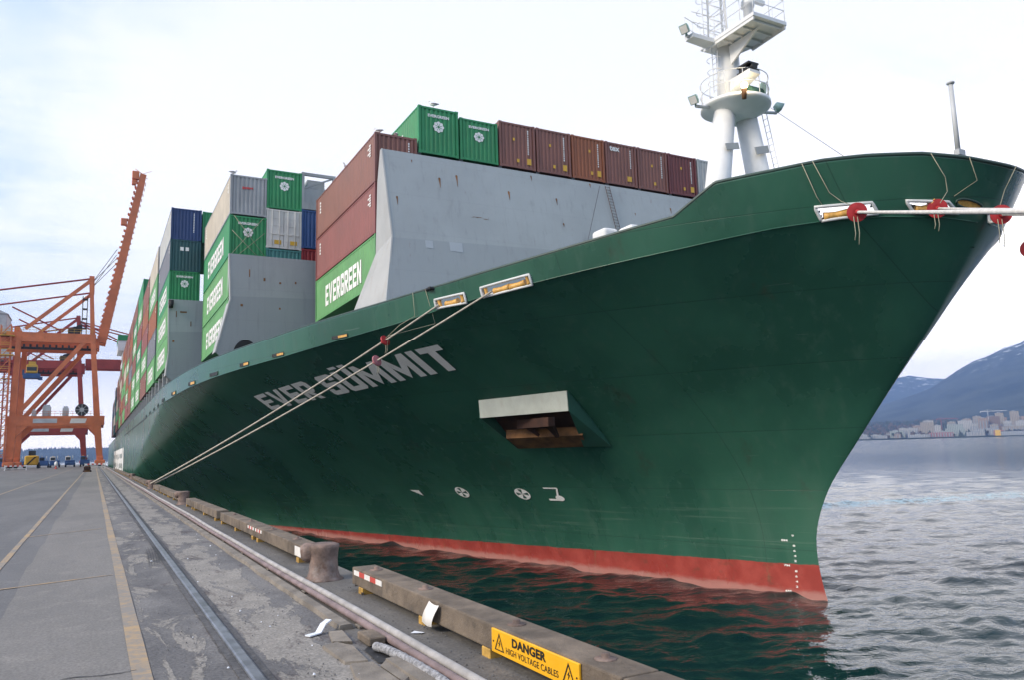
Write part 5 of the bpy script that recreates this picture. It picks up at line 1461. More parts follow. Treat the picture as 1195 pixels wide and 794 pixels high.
        mb.build('hoist_rope', 'cable_steel', cb)
    rx = xr - 4.2 if boom_up else xr - 4.8
    zr_ = 13.5 if boom_up else 13.2
    mb = MB(); mb.lathe((rx, Y0 - .9, zr_), [(1.4, -.4), (1.4, -.3), (.5, -.28), (.5, .28), (1.4, .3), (1.4, .4)], 24, 0, 'Y'); rl = mb.build('cable_reel', 'dark_steel', c)
    mb = MB()
    for k in range(8): a = 6.2832 * k / 8; mb.bar((rx, Y0 - 1.4, zr_), (rx + 1.35 * math.cos(a), Y0 - 1.4, zr_ + 1.35 * math.sin(a)), .1)
    mb.lathe((rx, Y0 - 1.45, zr_), [(.5, -.06), (.5, .1)], 14, 0, 'Y'); mb.build('reel_spoke', 'cab_grey' if boom_up else P_, rl)
    for dx, w_, h_ in ((-12.2, 1.7, 2.2), (-8.2, 1.3, 1.9), (-14.3, .9, 1.2)):
        mb = MB(); mb.chamfer(xr + dx, Y0 - .4, 12.12, xr + dx + w_, Y0 + .9, 12.12 + h_, .08); mb.box(xr + dx + .2, Y0 - .2, 12.1 + h_, xr + dx + w_ - .2, Y0 + .4, 12.5 + h_); mb.build('electrical_cabinet', 'cab_grey', c)
    # name boards on the portal beam: only pale panels can be made out
    mb = MB(); mb.box(xl + 4.2, Y0 - .66, 10.5, xl + 9.0, Y0 - .61, 11.5); mb.build('board', 'cab_grey', c)
    mb = MB(); mb.prism([(xr - 6.6, Y0 - .66, 10.4), (xr - 3.4, Y0 - .66, 10.4), (xr - 3.1, Y0 - .66, 11.5), (xr - 6.3, Y0 - .66, 11.5)], (0, 0, 0), (0, .05, 0)); mb.build('board', 'paper_white', c)
    # hoisting gear cluster near the apex
    mb = MB(); mb.chamfer(xtop - 5.4, ym - 1.5, zg1, xtop - 2.8, ym + 1.5, zg1 + 1.6, .1)
    for k in range(3): mb.tube((xtop - 4.8 + k * .9, ym - 1.4, zg1 + 1.6 + .5 * k), (xtop - 4.8 + k * .9, ym + 1.4, zg1 + 1.6 + .5 * k), .7, n=12)
    mb.build('winch', 'dark_steel', c)
    mb = MB()
    for y in (Y0 + 2, Y0 + 3.5):
        for x in (xtop - 2.4, xtop - 1.4): mb.bar((x, y, zg1), (x, y, zg1 + 9.5), .16)
    for k in range(4): mb.box(xtop - 2.5, Y0 + 1.9, zg1 + 1.5 + 2.4 * k, xtop - 1.3, Y0 + 3.6, zg1 + 1.7 + 2.4 * k)
    mb.build('access_tower', 'dark_steel', c)
    return c
crane('quay_crane', 'orange ship-to-shore crane with its boom raised steeply beside the ship', 210.0, 1.15, -17.0, 'crane_orange', True, -1.6)
crane('quay_crane', 'dark red crane with lowered boom standing behind the orange crane', 270.0, -2.8, -21.3, 'crane_red', False, -5.4)

# ------------------------------------------------------------------ machines at the end of the quay
def tractor(x, y, label, rz=0.0, dark=False):
    t_ = thing('terminal_tractor', (x, y, 0), label, 'terminal tractor', 'terminal tractors parked at the end of the quay')
    mb = MB(); mb.box(x - .9, y - .2, .75, x + .9, y + 5.2, 1.15); mb.chamfer(x - 1.2, y - .3, .55, x + 1.2, y + .5, 1.35, .08); mb.build('chassis', 'tractor_blue', t_)
    mb = MB(); mb.chamfer(x - 1.15, y + .3, 1.2, x + .15, y + 2.1, 2.95, .1); cb = mb.build('cab', 'tractor_white' if not dark else 'tractor_blue', t_)
    mb = MB(); mb.box(x - 1.05, y + .275, 2.0, x + .05, y + .31, 2.75); mb.box(x - 1.17, y + .6, 2.0, x - 1.14, y + 1.8, 2.75); mb.build('cab_window', 'glass_dark', cb)
    mb = MB(); mb.chamfer(x - 1.2, y + .25, 1.2, x + 1.15, y + 1.6, 1.9, .08); mb.build('hood', 'tractor_blue', t_)
    mb = MB(); mb.tube((x + .6, y + 1.8, 1.5), (x + .6, y + 1.8, 3.2), .08, n=8); mb.build('exhaust', 'cab_grey', t_)
    mb = MB(); mb.tube((x - .5, y + 1, 2.95), (x - .5, y + 1, 3.15), .1, n=8); mb.build('beacon', 'machine_yellow', t_)
    for dx in (-1.05, 1.05):
        for yy in (.6, 4.1):
            mb = MB(); mb.tube((x + dx - .16, y + yy, .52), (x + dx + .16, y + yy, .52), .52, n=16); w_ = mb.build('wheel', 'tyre', t_)
            mb = MB(); mb.tube((x + dx - .17, y + yy, .52), (x + dx + .17, y + yy, .52), .26, n=12); mb.build('hub', 'cab_grey', w_)
    return t_
tractor(-17.6, 246, 'blue terminal tractor nearest the left crane leg')
tractor(-21.8, 252, 'blue tractor half hidden behind the left crane leg', dark=True)
tractor(-12.4, 254, 'dark blue tractor between the yellow machine and the others', dark=True)
tractor(-9.6, 250, 'white-cabbed tractor in the middle, right of the yellow machine')
tractor(-5.9, 248, 'white-cabbed tractor beside the red crane leg')
tractor(-2.3, 250, 'blue tractor between the red crane leg and the orange one', dark=True)
hx, hy = -14.3, 236.0
hd = thing('container_handler', (hx, hy, 0), 'yellow container handler with black diagonal stripe on its rear', 'forklift')
mb = MB(); mb.chamfer(hx - 1.5, hy, .8, hx + 1.5, hy + 4.5, 3.3, .35, 0, 2); mb.build('body', 'machine_yellow', hd)
mb = MB(); mb.prism([(hx - 1.15, hy - .02, 1.0), (hx - .65, hy - .02, 1.0), (hx + 1.2, hy - .02, 3.0), (hx + .7, hy - .02, 3.0)], (0, 0, 0), (0, .03, 0)); mb.build('hazard_stripe', 'black', hd)
mb = MB(); mb.chamfer(hx - .8, hy + 2.0, 3.2, hx + .8, hy + 3.8, 4.6, .1); mb.build('cab', 'glass_dark', hd)
for dx in (-1.5, 1.5):
    for yy in (1.0, 4.0): mb = MB(); mb.tube((hx + dx - .25, hy + yy, .75), (hx + dx + .25, hy + yy, .75), .75, n=16); mb.build('wheel', 'tyre', hd)

def barrier(x0, x1, y, label):
    b_ = thing('barrier', ((x0 + x1) / 2, y, 0), label, 'barrier', 'striped barriers across the quay')
    for x in (x0, x1): mb = MB(); mb.bar((x, y, 0), (x, y, 1.15), .12); mb.box(x - .1, y - .35, 0, x + .1, y + .35, .07); mb.build('post', 'barrier_white', b_)
    mb = MB(); n = 9
    for k in range(n): mb.box(x0 + .06 + (x1 - x0 - .12) * k / n, y - .05, .78, x0 + .06 + (x1 - x0 - .12) * (k + 1) / n, y + .05, 1.05, k % 2)
    mb.box(x0 + .06, y - .04, .3, x1 - .06, y + .04, .42, 0); mb.build('board', ['barrier_white', 'barrier_red'], b_)
barrier(-16.6, -12.7, 196, 'red and white barrier in front of the yellow container handler')
barrier(-1.6, 1.9, 175, 'red and white barrier across the crane rail beside the ship')
barrier(-21.2, -17.2, 180, 'red and white barrier at the left by the crane stair tower')
pb = thing('marker_post', (-7.4, 200, 0), 'white marker post standing alone on the quay between the two barriers', 'post')
mb = MB(); mb.lathe((-7.4, 200, 0), [(.32, 0), (.32, .1), (.14, .15), (.14, .7)], 12); mb.build('base', 'barrier_red', pb)
mb = MB(); mb.lathe((-7.4, 200, .7), [(.28, 0), (.32, .3), (.30, .75), (.1, .95)], 12); mb.build('marker', 'barrier_white', pb)
bs_ = thing('rail_stop', (-.85, 130, 0), 'rusty brown rail stop on the concrete lane in front of the barrier', 'rail stop')
mb = MB(); mb.prism([(-.85, 130, 0), (-.85, 131.6, 0), (-.85, 130.2, .85), (-.85, 130, .85)], (-.35, 0, 0), (.35, 0, 0)); mb.build('block', 'rust_bright', bs_)
mb = MB(); mb.box(-1.3, 129.8, .3, -.4, 130.0, .75); mb.box(-1.4, 130.4, 0, -.3, 130.6, .25); mb.build('buffer', 'rust_dark', bs_)

# ------------------------------------------------------------------ the city on the far shore
CAMP = Vector((0, 0, 1.65)); CAMR = cam.matrix_world.to_3x3()
def azel(px, py):
    d_ = CAMR @ Vector(((px - 597.5) / 905, -(py - 397) / 905, -1)); return math.atan2(d_.x, d_.y), d_.z / math.hypot(d_.x, d_.y)
for nm, c_ in (('cream_wall', (0.31, 0.27, 0.215)), ('white_wall', (0.38, 0.38, 0.365)), ('tan_wall', (0.30, 0.21, 0.15)), ('grey_wall', (0.28, 0.30, 0.32)), ('brown_wall', (0.17, 0.11, 0.08)), ('mint_wall', (0.29, 0.335, 0.31)), ('red_wall', (0.33, 0.09, 0.08))):
    t, pos, bs = shader(nm)
    xyz = t.sep(pos); rot = t.math('ADD', t.math('MULTIPLY', xyz[0], 0.52), t.math('MULTIPLY', xyz[1], -0.85))
    wx = t.math('LESS_THAN', t.math('FRACT', t.math('DIVIDE', rot, 4.6)), .55); wz = t.math('LESS_THAN', t.math('FRACT', t.math('DIVIDE', xyz[2], 3.3)), .48)
    t.l(t.mix(t.math('MULTIPLY', t.math('MULTIPLY', wx, wz), .75), c_, (.07, .085, .10)), bs.inputs['Base Color']); bs.inputs['Roughness'].default_value = .7

def building(px0, px1, pt, pb_, dist, wall_, label, steps=1, roof='grey_wall', name='building', depth=26.0):
    """block at 'dist' metres across the water, stepping up to its roof in 'steps' tiers"""
    a0, _ = azel(px0, pb_); a1, _ = azel(px1, pb_); am = (a0 + a1) / 2
    w_ = dist * (a1 - a0); _, e1 = azel((px0 + px1) / 2, pt)
    z1 = 1.65 + dist * e1; z0 = ZW + (2.6 if dist < 2640 else 4.5)
    b_ = thing(name, (dist * math.sin(am), dist * math.cos(am), z0), label, 'building', 'waterfront city buildings')
    b_.rotation_euler = (0, 0, -am)
    h = max(z1 - z0, 5)
    mb = MB()
    for k in range(steps):
        u = k / steps; xa = -w_ / 2 + w_ * .28 * u; xb = w_ / 2 - w_ * .16 * u
        mb.box(xa, 0, h * u * .97 if k else 0, xb, depth * (1 - .2 * u), h * (k + 1) / steps)
    def loc(mb_, nm, mt_):
        me = mb_.mesh(nm, mt_); mb_.fix(me); o = bpy.data.objects.new(nm, me); COL.objects.link(o); o.parent = b_; return o
    loc(mb, 'wall', wall_)
    mb = MB(); mb.box(-w_ / 2 * .35, depth * .25, h + .01, w_ / 2 * .2, depth * .6, h + 2.2); mb.box(w_ * .2, 3, h + .01, w_ * .3, 8, h + 1.5) if steps == 1 else None
    loc(mb, 'roof', roof)
    mb = MB(); n = max(2, int(w_ / 7))
    for k in range(n):
        if steps > 1 and k % 2: continue
        x = -w_ / 2 + (k + .5) * w_ / n; mb.box(x - 1.8, -1.3, h * .12, x + 1.8, -.02, h * (.75 / steps + .1))
    loc(mb, 'balcony', 'grey_wall' if wall_ != 'grey_wall' else 'white_wall')
    return b_
building(1003, 1013, 508, 515, 2620, 'grey_wall', 'small grey shed at the waterline nearest the ship bow')
building(1013, 1032, 508.5, 514, 2630, 'white_wall', 'low long white shed close to the ship bow')
building(1036, 1057, 503.5, 513, 2640, 'mint_wall', 'low pale green building at the shore, leftmost of the larger blocks', 2)
building(1050, 1058, 500.5, 512, 2720, 'white_wall', 'small white block peeking above the pale green building')
building(1057, 1071, 500.5, 511, 2660, 'white_wall', 'white building left of the stepped cream apartments')
building(1071, 1094, 493.5, 511, 2760, 'cream_wall', 'stepped cream apartments left of the red tower crane', 3)
building(1090, 1100, 497, 510, 2700, 'white_wall', 'narrow white block at the foot of the red tower crane', 2)
building(1084, 1113, 505.5, 511, 2610, 'red_wall', 'low dark red wharf shed below the tower crane')
building(1101, 1128, 496, 509, 2680, 'mint_wall', 'long pale green terraced block right of the red tower crane', 3)
building(1116, 1138, 491.5, 507, 2780, 'white_wall', 'white terraced block above the long pale green one', 2)
building(1128, 1150, 504.5, 510.5, 2620, 'grey_wall', 'grey wharf shed with flat roof at the waterline')
building(1141, 1167, 501, 509, 2650, 'grey_wall', 'wide grey warehouse left of the yellow ended barge')
building(1143, 1154, 488.5, 503, 2860, 'tan_wall', 'tan apartment tower left of the brown one')
building(1150, 1170, 486.5, 503, 2900, 'brown_wall', 'tall brown apartment building under the white tower crane', 2)
building(1161, 1174, 482.5, 502, 2960, 'cream_wall', 'cream apartment tower behind the brown building', 2)
building(1178, 1192, 480.5, 500, 2980, 'cream_wall', 'tallest cream tower near the right edge', 2)
building(1172, 1182, 492, 503, 2840, 'white_wall', 'small white block between the two cream towers')
building(1183, 1204, 491.5, 503, 2800, 'white_wall', 'white apartments at the far right above the barge', 2)
building(1190, 1212, 486, 500, 2940, 'tan_wall', 'tan block cut by the right edge of the view', 2)
building(1170, 1196, 498, 506, 2700, 'cream_wall', 'low cream building directly behind the barge')
building(1113, 1122, 499, 508, 2740, 'cream_wall', 'small cream house between pale green terraces and wharf')
building(1022, 1036, 509.5, 513, 2615, 'grey_wall', 'flat grey jetty shed left of the pale green building')
building(1060, 1085, 508, 512, 2600, 'white_wall', 'row of low white boat sheds at the waterline')
building(1202, 1225, 483, 503, 2900, 'cream_wall', 'cream tower beyond the right edge of the waterfront', 2)
building(1226, 1250, 490, 503, 2860, 'grey_wall', 'grey block farther along the waterfront past the cream tower', 2)

more = [(1006, 1016, 511, 515, 2590, 'white_wall', 'tiny white hut on the waterline nearest the ship bow'), (1030, 1040, 506.5, 512.5, 2700, 'cream_wall', 'small cream house among the brown trees left of the pale green blocks'),
  (1044, 1052, 507.5, 512, 2600, 'tan_wall', 'little tan shed in front of the pale green building'), (1066, 1076, 497.5, 508, 2820, 'tan_wall', 'tan block behind the white building left of the stepped apartments'),
  (1078, 1090, 491.5, 502, 2900, 'white_wall', 'white top storeys seen over the stepped cream apartments'), (1096, 1104, 504, 510, 2640, 'mint_wall', 'small pale green kiosk under the red tower crane'),
  (1106, 1116, 493, 503, 2850, 'cream_wall', 'cream block behind the long pale green terraces'), (1124, 1134, 489.5, 500, 2920, 'tan_wall', 'tan block left of the white terraced one'),
  (1132, 1142, 495.5, 505, 2740, 'white_wall', 'small white block between white terraces and grey warehouse'), (1136, 1146, 486.5, 498, 3000, 'cream_wall', 'cream slab far behind the tan tower'),
  (1156, 1166, 496, 505, 2720, 'cream_wall', 'low cream block in front of the brown apartments'), (1166, 1176, 488, 499, 3020, 'tan_wall', 'tan tower directly behind the low cream building and barge'),
  (1186, 1196, 487, 498, 3040, 'brown_wall', 'brown block peeking over the far right white apartments'), (1160, 1172, 503, 509, 2600, 'red_wall', 'low red shed just left of the yellow ended barge')]
for a_ in more: building(*a_)

def tower_crane(px, pt, pb_, pxj0, pxj1, dist, mt_, label):
    a, _ = azel(px, pb_); _, e1 = azel(px, pt); z1 = 1.65 + dist * e1; z0 = ZW + 4
    c_ = thing('tower_crane', (dist * math.sin(a), dist * math.cos(a), z0), label, 'tower crane', 'tower cranes over the far city'); c_.rotation_euler = (0, 0, -a)
    h = z1 - z0; s = dist / 905 * .78
    def loc(mb_, nm):
        me = mb_.mesh(nm, mt_); mb_.fix(me); o = bpy.data.objects.new(nm, me); COL.objects.link(o); o.parent = c_
    mb = MB()
    for x in (-.9, .9):
        for y in (-.9, .9): mb.bar((x, y, 0), (x, y, h), .35)
    for k in range(int(h / 3)): mb.bar((-.9, -.9, k * 3), (.9, -.9, k * 3 + 3), .3)
    loc(mb, 'mast')
    mb = MB(); xa, xb = (pxj0 - px) * s, (pxj1 - px) * s
    mb.bar((xa, 0, h + .5), (xb, 0, h + .5), .5); mb.bar((xa * .9, 0, h + 2), (xb * .9, 0, h + 2), .35)
    n = 18
    for k in range(n): q = xa + (xb - xa) * k / n; mb.bar((q, 0, h + .5), (q + (xb - xa) / n, 0, h + 2), .25)
    loc(mb, 'jib')
    mb = MB(); mb.bar((0, 0, h), (0, 0, h + 6), .6); mb.bar((0, 0, h + 6), (xb * .7, 0, h + 1), .2); mb.bar((0, 0, h + 6), (xa * .8, 0, h + 1), .2); mb.box(xa - 1, -1, h - 1.6, xa + 1.8, 1, h + .5); loc(mb, 'counterweight_frame')
tower_crane(1100, 490, 509, 1095, 1120, 2690, 'crane_red', 'thin red tower crane over the white waterfront blocks')
tower_crane(1155, 481, 503, 1147, 1176, 2900, 'barrier_white', 'thin white tower crane above the brown apartment building')

# dark barge with yellow ends moored at the far shore
a, _ = azel(1180, 508); bd = 2560.0
bg = thing('barge', (bd * math.sin(a), bd * math.cos(a), ZW), 'dark grey barge with bright yellow ends moored on the far shore', 'barge'); bg.rotation_euler = (0, 0, -a)
def loc(mb_, nm, mt_):
    me = mb_.mesh(nm, mt_); mb_.fix(me); o = bpy.data.objects.new(nm, me); COL.objects.link(o); o.parent = bg
mb = MB(); mb.chamfer(-30, 0, -1, 44, 22, 14, 1.5); loc(mb, 'hull', 'slate_hull' if False else 'grey_wall')
mb = MB(); mb.box(-37, -.5, -1, -24, 22, 19); loc(mb, 'tower', 'machine_yellow')
mb = MB(); mb.box(36, -.5, -1, 50, 22, 18); loc(mb, 'tower', 'machine_yellow')
mb = MB()
for k in range(6): mb.box(-22 + k * 9, 2, 14, -15 + k * 9, 18, 16 + (k % 3)); 
loc(mb, 'deck_cargo', 'dark_steel')

# ------------------------------------------------------------------ things on the quay edge
def bull_rail(y0, y1, label, tape=None, blocks=None, bolts=(), far=False):
    b_ = thing('bull_rail', (2.98, (y0 + y1) / 2, 0), label, 'timber rail', 'timber bull rails along the quay edge')
    mb = MB(); mb.chamfer(2.83, y0, .075, 3.13, y1, .275, .014, 0, 2); tm = mb.build('timber', 'timber', b_)
    n = max(2, int((y1 - y0) / 1.5))
    for y in (blocks or [y0 + .25 + (y1 - y0 - .5) * k / (n - 1) for k in range(n)]):
        mb = MB(); mb.chamfer(2.825, y - .075, .0, 3.10, y + .075, .078, .006); mb.build('spacer_block', 'block_yellow', b_)
    for y in bolts:
        mb = MB(); mb.lathe((2.99, y, .272), [(.075, 0), (.075, .010), (.03, .012), (.03, .04), (.0, .041)], 12); mb.build('bolt', 'bollard_iron', b_)
    if tape:
        mb = MB(); ya, yb = tape; n = 5
        for k in range(n): mb.box(2.822, ya - (ya - yb) * (k + 1) / n, .195, 2.829, ya - (ya - yb) * k / n, .25, (k % 2))
        mb.build('reflective_tape', ['paper_white', 'barrier_red'], b_)
    return b_
near = bull_rail(4.02, 9.55, 'near timber bull rail carrying the yellow danger sign', (9.45, 8.42), [9.2, 7.25, 5.85, 4.3], (9.1, 7.55, 5.62, 4.4))
bull_rail(1.2, 4.0, 'timber bull rail cut off by the bottom edge of the view', None, None, (3.4,))
mb = MB(); mb.lathe((2.98, 3.75, .2765), [(.055, 0), (.0, .001)], 14); mb.build('bolt_hole', 'black', near)
# curved white sheet hanging on the near timber
mb = MB(); n = 10
v = []
for i in range(n + 1):
    u = i / n
    for k in range(5):
        w_ = k / 4; y = 7.02 - .26 * w_ ; z = .262 - .20 * u - .015 * math.sin(w_ * 3)
        v.append((2.815 - .05 * math.sin(u * 2.4) - .010 * w_, y + .10 * u * u, z))
mb.add(v, [(i * 5 + k, i * 5 + k + 1, (i + 1) * 5 + k + 1, (i + 1) * 5 + k) for i in range(n) for k in range(4)], 0, True)
o_ = mb.build('hanging_sheet', 'paper_white', near, fix=False)
# splintered end
mb = MB()
for k in range(7): mb.bar((2.82 + .02 * k % .1, 9.1 + .05 * k, .02 + .012 * k), (2.9, 9.35 + .03 * k, .04 + .01 * k), .03, .02)
mb.build('splinters', 'timber_dark', near)

# danger sign
sg = MB(); sg.chamfer(2.806, 4.44, .085, 2.826, 5.70, .262, .004); sign = sg.build('danger_sign', 'sign_yellow', near)
def onsign(u, v): return (2.8035, 5.69 - u, .09 + v)
mb = MB(); put_text(mb, 'DANGER', lambda u, v: onsign(.335 + u, .090 + v), .50, .066, .045, 0, 1.05); mb.build('sign_word', 'sign_black', sign, fix=False)
mb = MB(); put_text(mb, 'HIGH VOLTAGE CABLES', lambda u, v: onsign(.235 + u, .026 + v), .76, .045, .008, 0, 1.05); mb.build('sign_word', 'sign_black', sign, fix=False)
for cu in (.125, 1.125):
    mb = MB()
    A_ = [(cu - .078, .022), (cu + .078, .022), (cu, .155)]; I_ = [(cu - .058, .031), (cu + .058, .031), (cu, .132)]
    for k in range(3): mb.add([onsign(*A_[k]), onsign(*A_[(k + 1) % 3]), onsign(*I_[(k + 1) % 3]), onsign(*I_[k])], [(0, 1, 2, 3)])
    mb.add([onsign(cu + .012, .105), onsign(cu - .018, .072), onsign(cu - .002, .072), onsign(cu - .010, .040), onsign(cu + .018, .080), onsign(cu + .004, .080)], [(0, 1, 2, 3, 4, 5)])
    mb.build('warning_triangle', 'sign_black', sign, fix=False)
mb = MB()
for u in (.028, 1.225): mb.lathe((2.801, 5.69 - u, .17), [(.007, 0), (.007, .004)], 8, 0, 'X')
mb.build('sign_screw', 'rust_dark', sign)

r2 = bull_rail(12.2, 16.1, 'timber bull rail between the near bollard and the red striped joint', (16.05, 15.4), None, (13.2, 15.2))
mb = MB(); mb.box(2.821, 12.22, .10, 2.829, 12.62, .24); mb.build('worn_plate', 'paper_white', r2)
bull_rail(16.14, 20.9, 'second timber bull rail behind the near bollard with red striped end', (16.9, 16.2), None, (17.5, 19.7))
rest = [(21.6, 26.9), (27.0, 29.2), (31.6, 36.5), (36.6, 41.2), (41.6, 46.2), (49.4, 54), (54.6, 60), (60.4, 66), (66.4, 72), (73, 79), (79.4, 86), (87, 95), (96, 105), (106, 118), (119, 135)]
lab = ['third timber bull rail, just before the second bollard', 'short timber bull rail touching the second bollard', 'timber bull rail just beyond the second bollard', 'timber bull rail halfway between second bollard and rope bollard', 'timber bull rail ending at the rope bollard',
       'timber bull rail just beyond the rope bollard'] + [f'{w_} timber bull rail beyond the rope bollard' for w_ in ('second', 'third', 'fourth', 'fifth', 'sixth', 'seventh', 'eighth', 'ninth', 'tenth')]
for (a, b), lb in zip(rest, lab): bull_rail(a, b, lb)

def bollard(x, y, label):
    b_ = thing('bollard', (x, y, 0), label, 'bollard', 'iron mooring bollards on the quay edge')
    mb = MB(); mb.lathe((x, y, 0), [(.26, 0), (.26, .02), (.215, .045), (.19, .12), (.182, .26), (.19, .36), (.205, .42), (.20, .455), (.15, .475), (0, .48)], 26); mb.build('post', 'bollard_iron', b_)
    mb = MB(); mb.path([(x + .04, y + .0, .345), (x - .12, y + .05, .362), (x - .22, y + .08, .362), (x - .265, y + .10, .355), (x - .28, y + .105, .352)], [.12, .125, .125, .10, .03], 16); mb.build('horn', 'bollard_iron', b_)
    return b_
bollard(2.74, 10.55, 'nearest iron bollard with hooked head between two timber rails')
bollard(2.86, 30.3, 'second iron bollard, halfway to where the ropes land')
bollard(2.86, 48.0, 'iron bollard holding the two light ropes from the ship')
bollard(2.86, 72.5, 'small iron bollard beyond the one holding the ropes')
bollard(2.86, -6.4, 'iron bollard behind the photographer holding the bow lines') if False else bollard(2.86, -6.4, 'iron bollard that holds the bow mooring lines')

# pipes on a low kerb
t_ = MB(); v = []; f = []
ys = [-30, 0]; y = 4.0
while y < 7.2: ys.append(y); y += .3
def kerb_seg(ya, yb):
    ys = []; y = ya
    while y < yb: ys.append(y); y += .25 + .01 * max(y, 0)
    ys.append(yb); mb = MB(); v = []; f = []; jl = 0
    for y in ys:
        jl = .6 * jl + random.uniform(-.012, .012)
        v += [(2.085 + jl, y, .0), (2.095 + jl, y, .052 + random.uniform(-.006, .004)), (2.20, y, .058), (2.24, y, .0)]
    for i in range(len(ys) - 1):
        for k in range(3): f.append((i * 4 + k, i * 4 + k + 1, (i + 1) * 4 + k + 1, (i + 1) * 4 + k))
    f += [(0, 1, 2, 3), tuple((len(ys) - 1) * 4 + k for k in (3, 2, 1, 0))]
    mb.add(v, f); return mb
structure(kerb_seg(7.45, 330).build('kerb', 'kerb_concrete'))
structure(kerb_seg(-60, 6.1).build('kerb', 'kerb_concrete'))
def wavy(x, z, r, a):
    pts = []; y = -60.0
    while y < 330: pts.append((x + a * math.sin(y * .31) + a * .6 * math.sin(y * .83 + 1), y, z)); y += .5 + max(0, y - 10) * .03
    return pts
tag(MB().path(wavy(2.385, .072, .036, .012), .036, 10).build('service_pipe', 'pipe_grey'), 'upper pale grey pipe running along the kerb down the quay', 'pipe')
tag(MB().path(wavy(2.305, .052, .034, .008), .034, 10).build('service_pipe', 'pipe_brown'), 'lower brownish pipe lying beside the pale grey one', 'pipe')
sup = MB()
for k in range(60): y = 3 + k * 2.2; sup.chamfer(2.26, y, .006, 2.44, y + .14, .034, .006)
structure(sup.build('pipe_pad', 'kerb_concrete'))

# broken pit with a block and a braided rope
structure(MB().add([(2.03, 6.15, .013), (2.30, 6.05, .013), (2.32, 6.62, .013), (2.2, 6.82, .013), (2.06, 6.6, .013)], [(0, 1, 2, 3, 4)]).build('pit_floor', 'black'))
bk = MB(); bk.chamfer(2.12, 6.66, .014, 2.27, 7.0, .085, .010); tag(bk.build('wood_block', 'timber'), 'loose wooden block in the broken kerb beside the pipes', 'block')
pts = [(2.13, 6.52, .05), (2.17, 6.35, .055), (2.20, 6.1, .05), (2.215, 5.8, .05), (2.22, 5.4, .05), (2.2, 4.9, .05), (2.15, 4.2, .05)]
rp_ = MB(); sm_ = []
for i in range(len(pts) - 1):
    for k in range(6): a = Vector(pts[i]); b = Vector(pts[i + 1]); sm_.append(a + (b - a) * k / 6)
rp_.path(sm_, [.034 + .004 * (i % 2) for i in range(len(sm_))], 10)
tag(rp_.build('braided_rope', 'braid'), 'grey braided rope end lying beside the pipes', 'rope')
sl = MB()
for pl in ([(1.80, 6.28), (1.97, 6.2), (2.0, 6.72), (1.93, 6.98), (1.78, 6.9)], [(1.90, 7.02), (2.05, 6.9), (2.09, 7.36), (1.98, 7.44)], [(1.76, 5.2), (2.0, 5.3), (1.98, 6.12), (1.82, 6.2), (1.74, 5.8)], [(2.02, 5.5), (2.11, 5.6), (2.09, 6.1), (2.01, 6.0)]):
    n = len(pl); v = [(x, y, .0) for x, y in pl] + [(x + (1.9 - x) * .06, y + (6.3 - y) * .03, .026 + .006 * ((k * 7) % 3)) for k, (x, y) in enumerate(pl)]
    sl.add(v, [tuple(range(n, 2 * n))] + [(k, (k + 1) % n, n + (k + 1) % n, n + k) for k in range(n)])
structure(sl.build('broken_slab', 'kerb_concrete'), 'stuff')

# white debris
db = MB(); db.bar((1.77, 7.37, .018), (1.885, 7.42, .022), .075, .010, wx2=.06); db.bar((1.88, 7.418, .02), (1.94, 7.47, .085), .062, .012); db.bar((1.938, 7.468, .083), (2.005, 7.52, .105), .062, .014)
tag(db.build('plastic_scrap', 'plastic_white'), 'bent white plastic scrap on the ground by the kerb', 'litter')
db = MB(); db.add([(2.60, 6.95, .012), (2.68, 6.86, .02), (2.72, 6.90, .014), (2.66, 7.0, .016)], [(0, 1, 2, 3)]); db.build('tmp', 'plastic_white')
tmp = bpy.data.objects['tmp']; tmp.name = 'paper_scrap'; tag(tmp, 'crumpled pale paper scrap on the apron near the timber', 'litter')

def pebbles(name, n, xr, yr, smin, smax, mt_, label, zb=.012):
    mb = MB()
    for _ in range(n):
        x = random.uniform(*xr); y = yr[0] + (yr[1] - yr[0]) * random.random() ** 1.8; s = random.uniform(smin, smax)
        k = 5; a0 = random.uniform(0, 6); v = []
        for i in range(k): v.append((x + s * random.uniform(.7, 1.2) * math.cos(a0 + 6.283 * i / k), y + s * random.uniform(.7, 1.2) * math.sin(a0 + 6.283 * i / k), zb - .002))
        for i in range(k): v.append((x + s * .6 * math.cos(a0 + .3 + 6.283 * i / k), y + s * .6 * math.sin(a0 + .3 + 6.283 * i / k), zb + s * random.uniform(.5, .9)))
        mb.add(v, [(i, (i + 1) % k, k + (i + 1) % k, k + i) for i in range(k)] + [tuple(range(k, 2 * k))])
    o = mb.build(name, mt_, fix=False); o['kind'] = 'stuff'; o['label'] = label
pebbles('gravel', 700, (1.3, 2.1), (5, 40), .002, .009, 'stone_grey', 'loose dark gravel between rail and kerb')
pebbles('gravel', 250, (.6, 1.02), (5, 30), .002, .008, 'stone_grey', 'loose gravel on the near side of the rail')
pebbles('gravel', 450, (2.45, 2.85), (4.5, 30), .002, .009, 'stone_grey', 'grit along the foot of the timbers')
pebbles('debris', 26, (.75, 2.1), (5.5, 25), .005, .017, 'plastic_white', 'small white scraps scattered by the rail', .02)

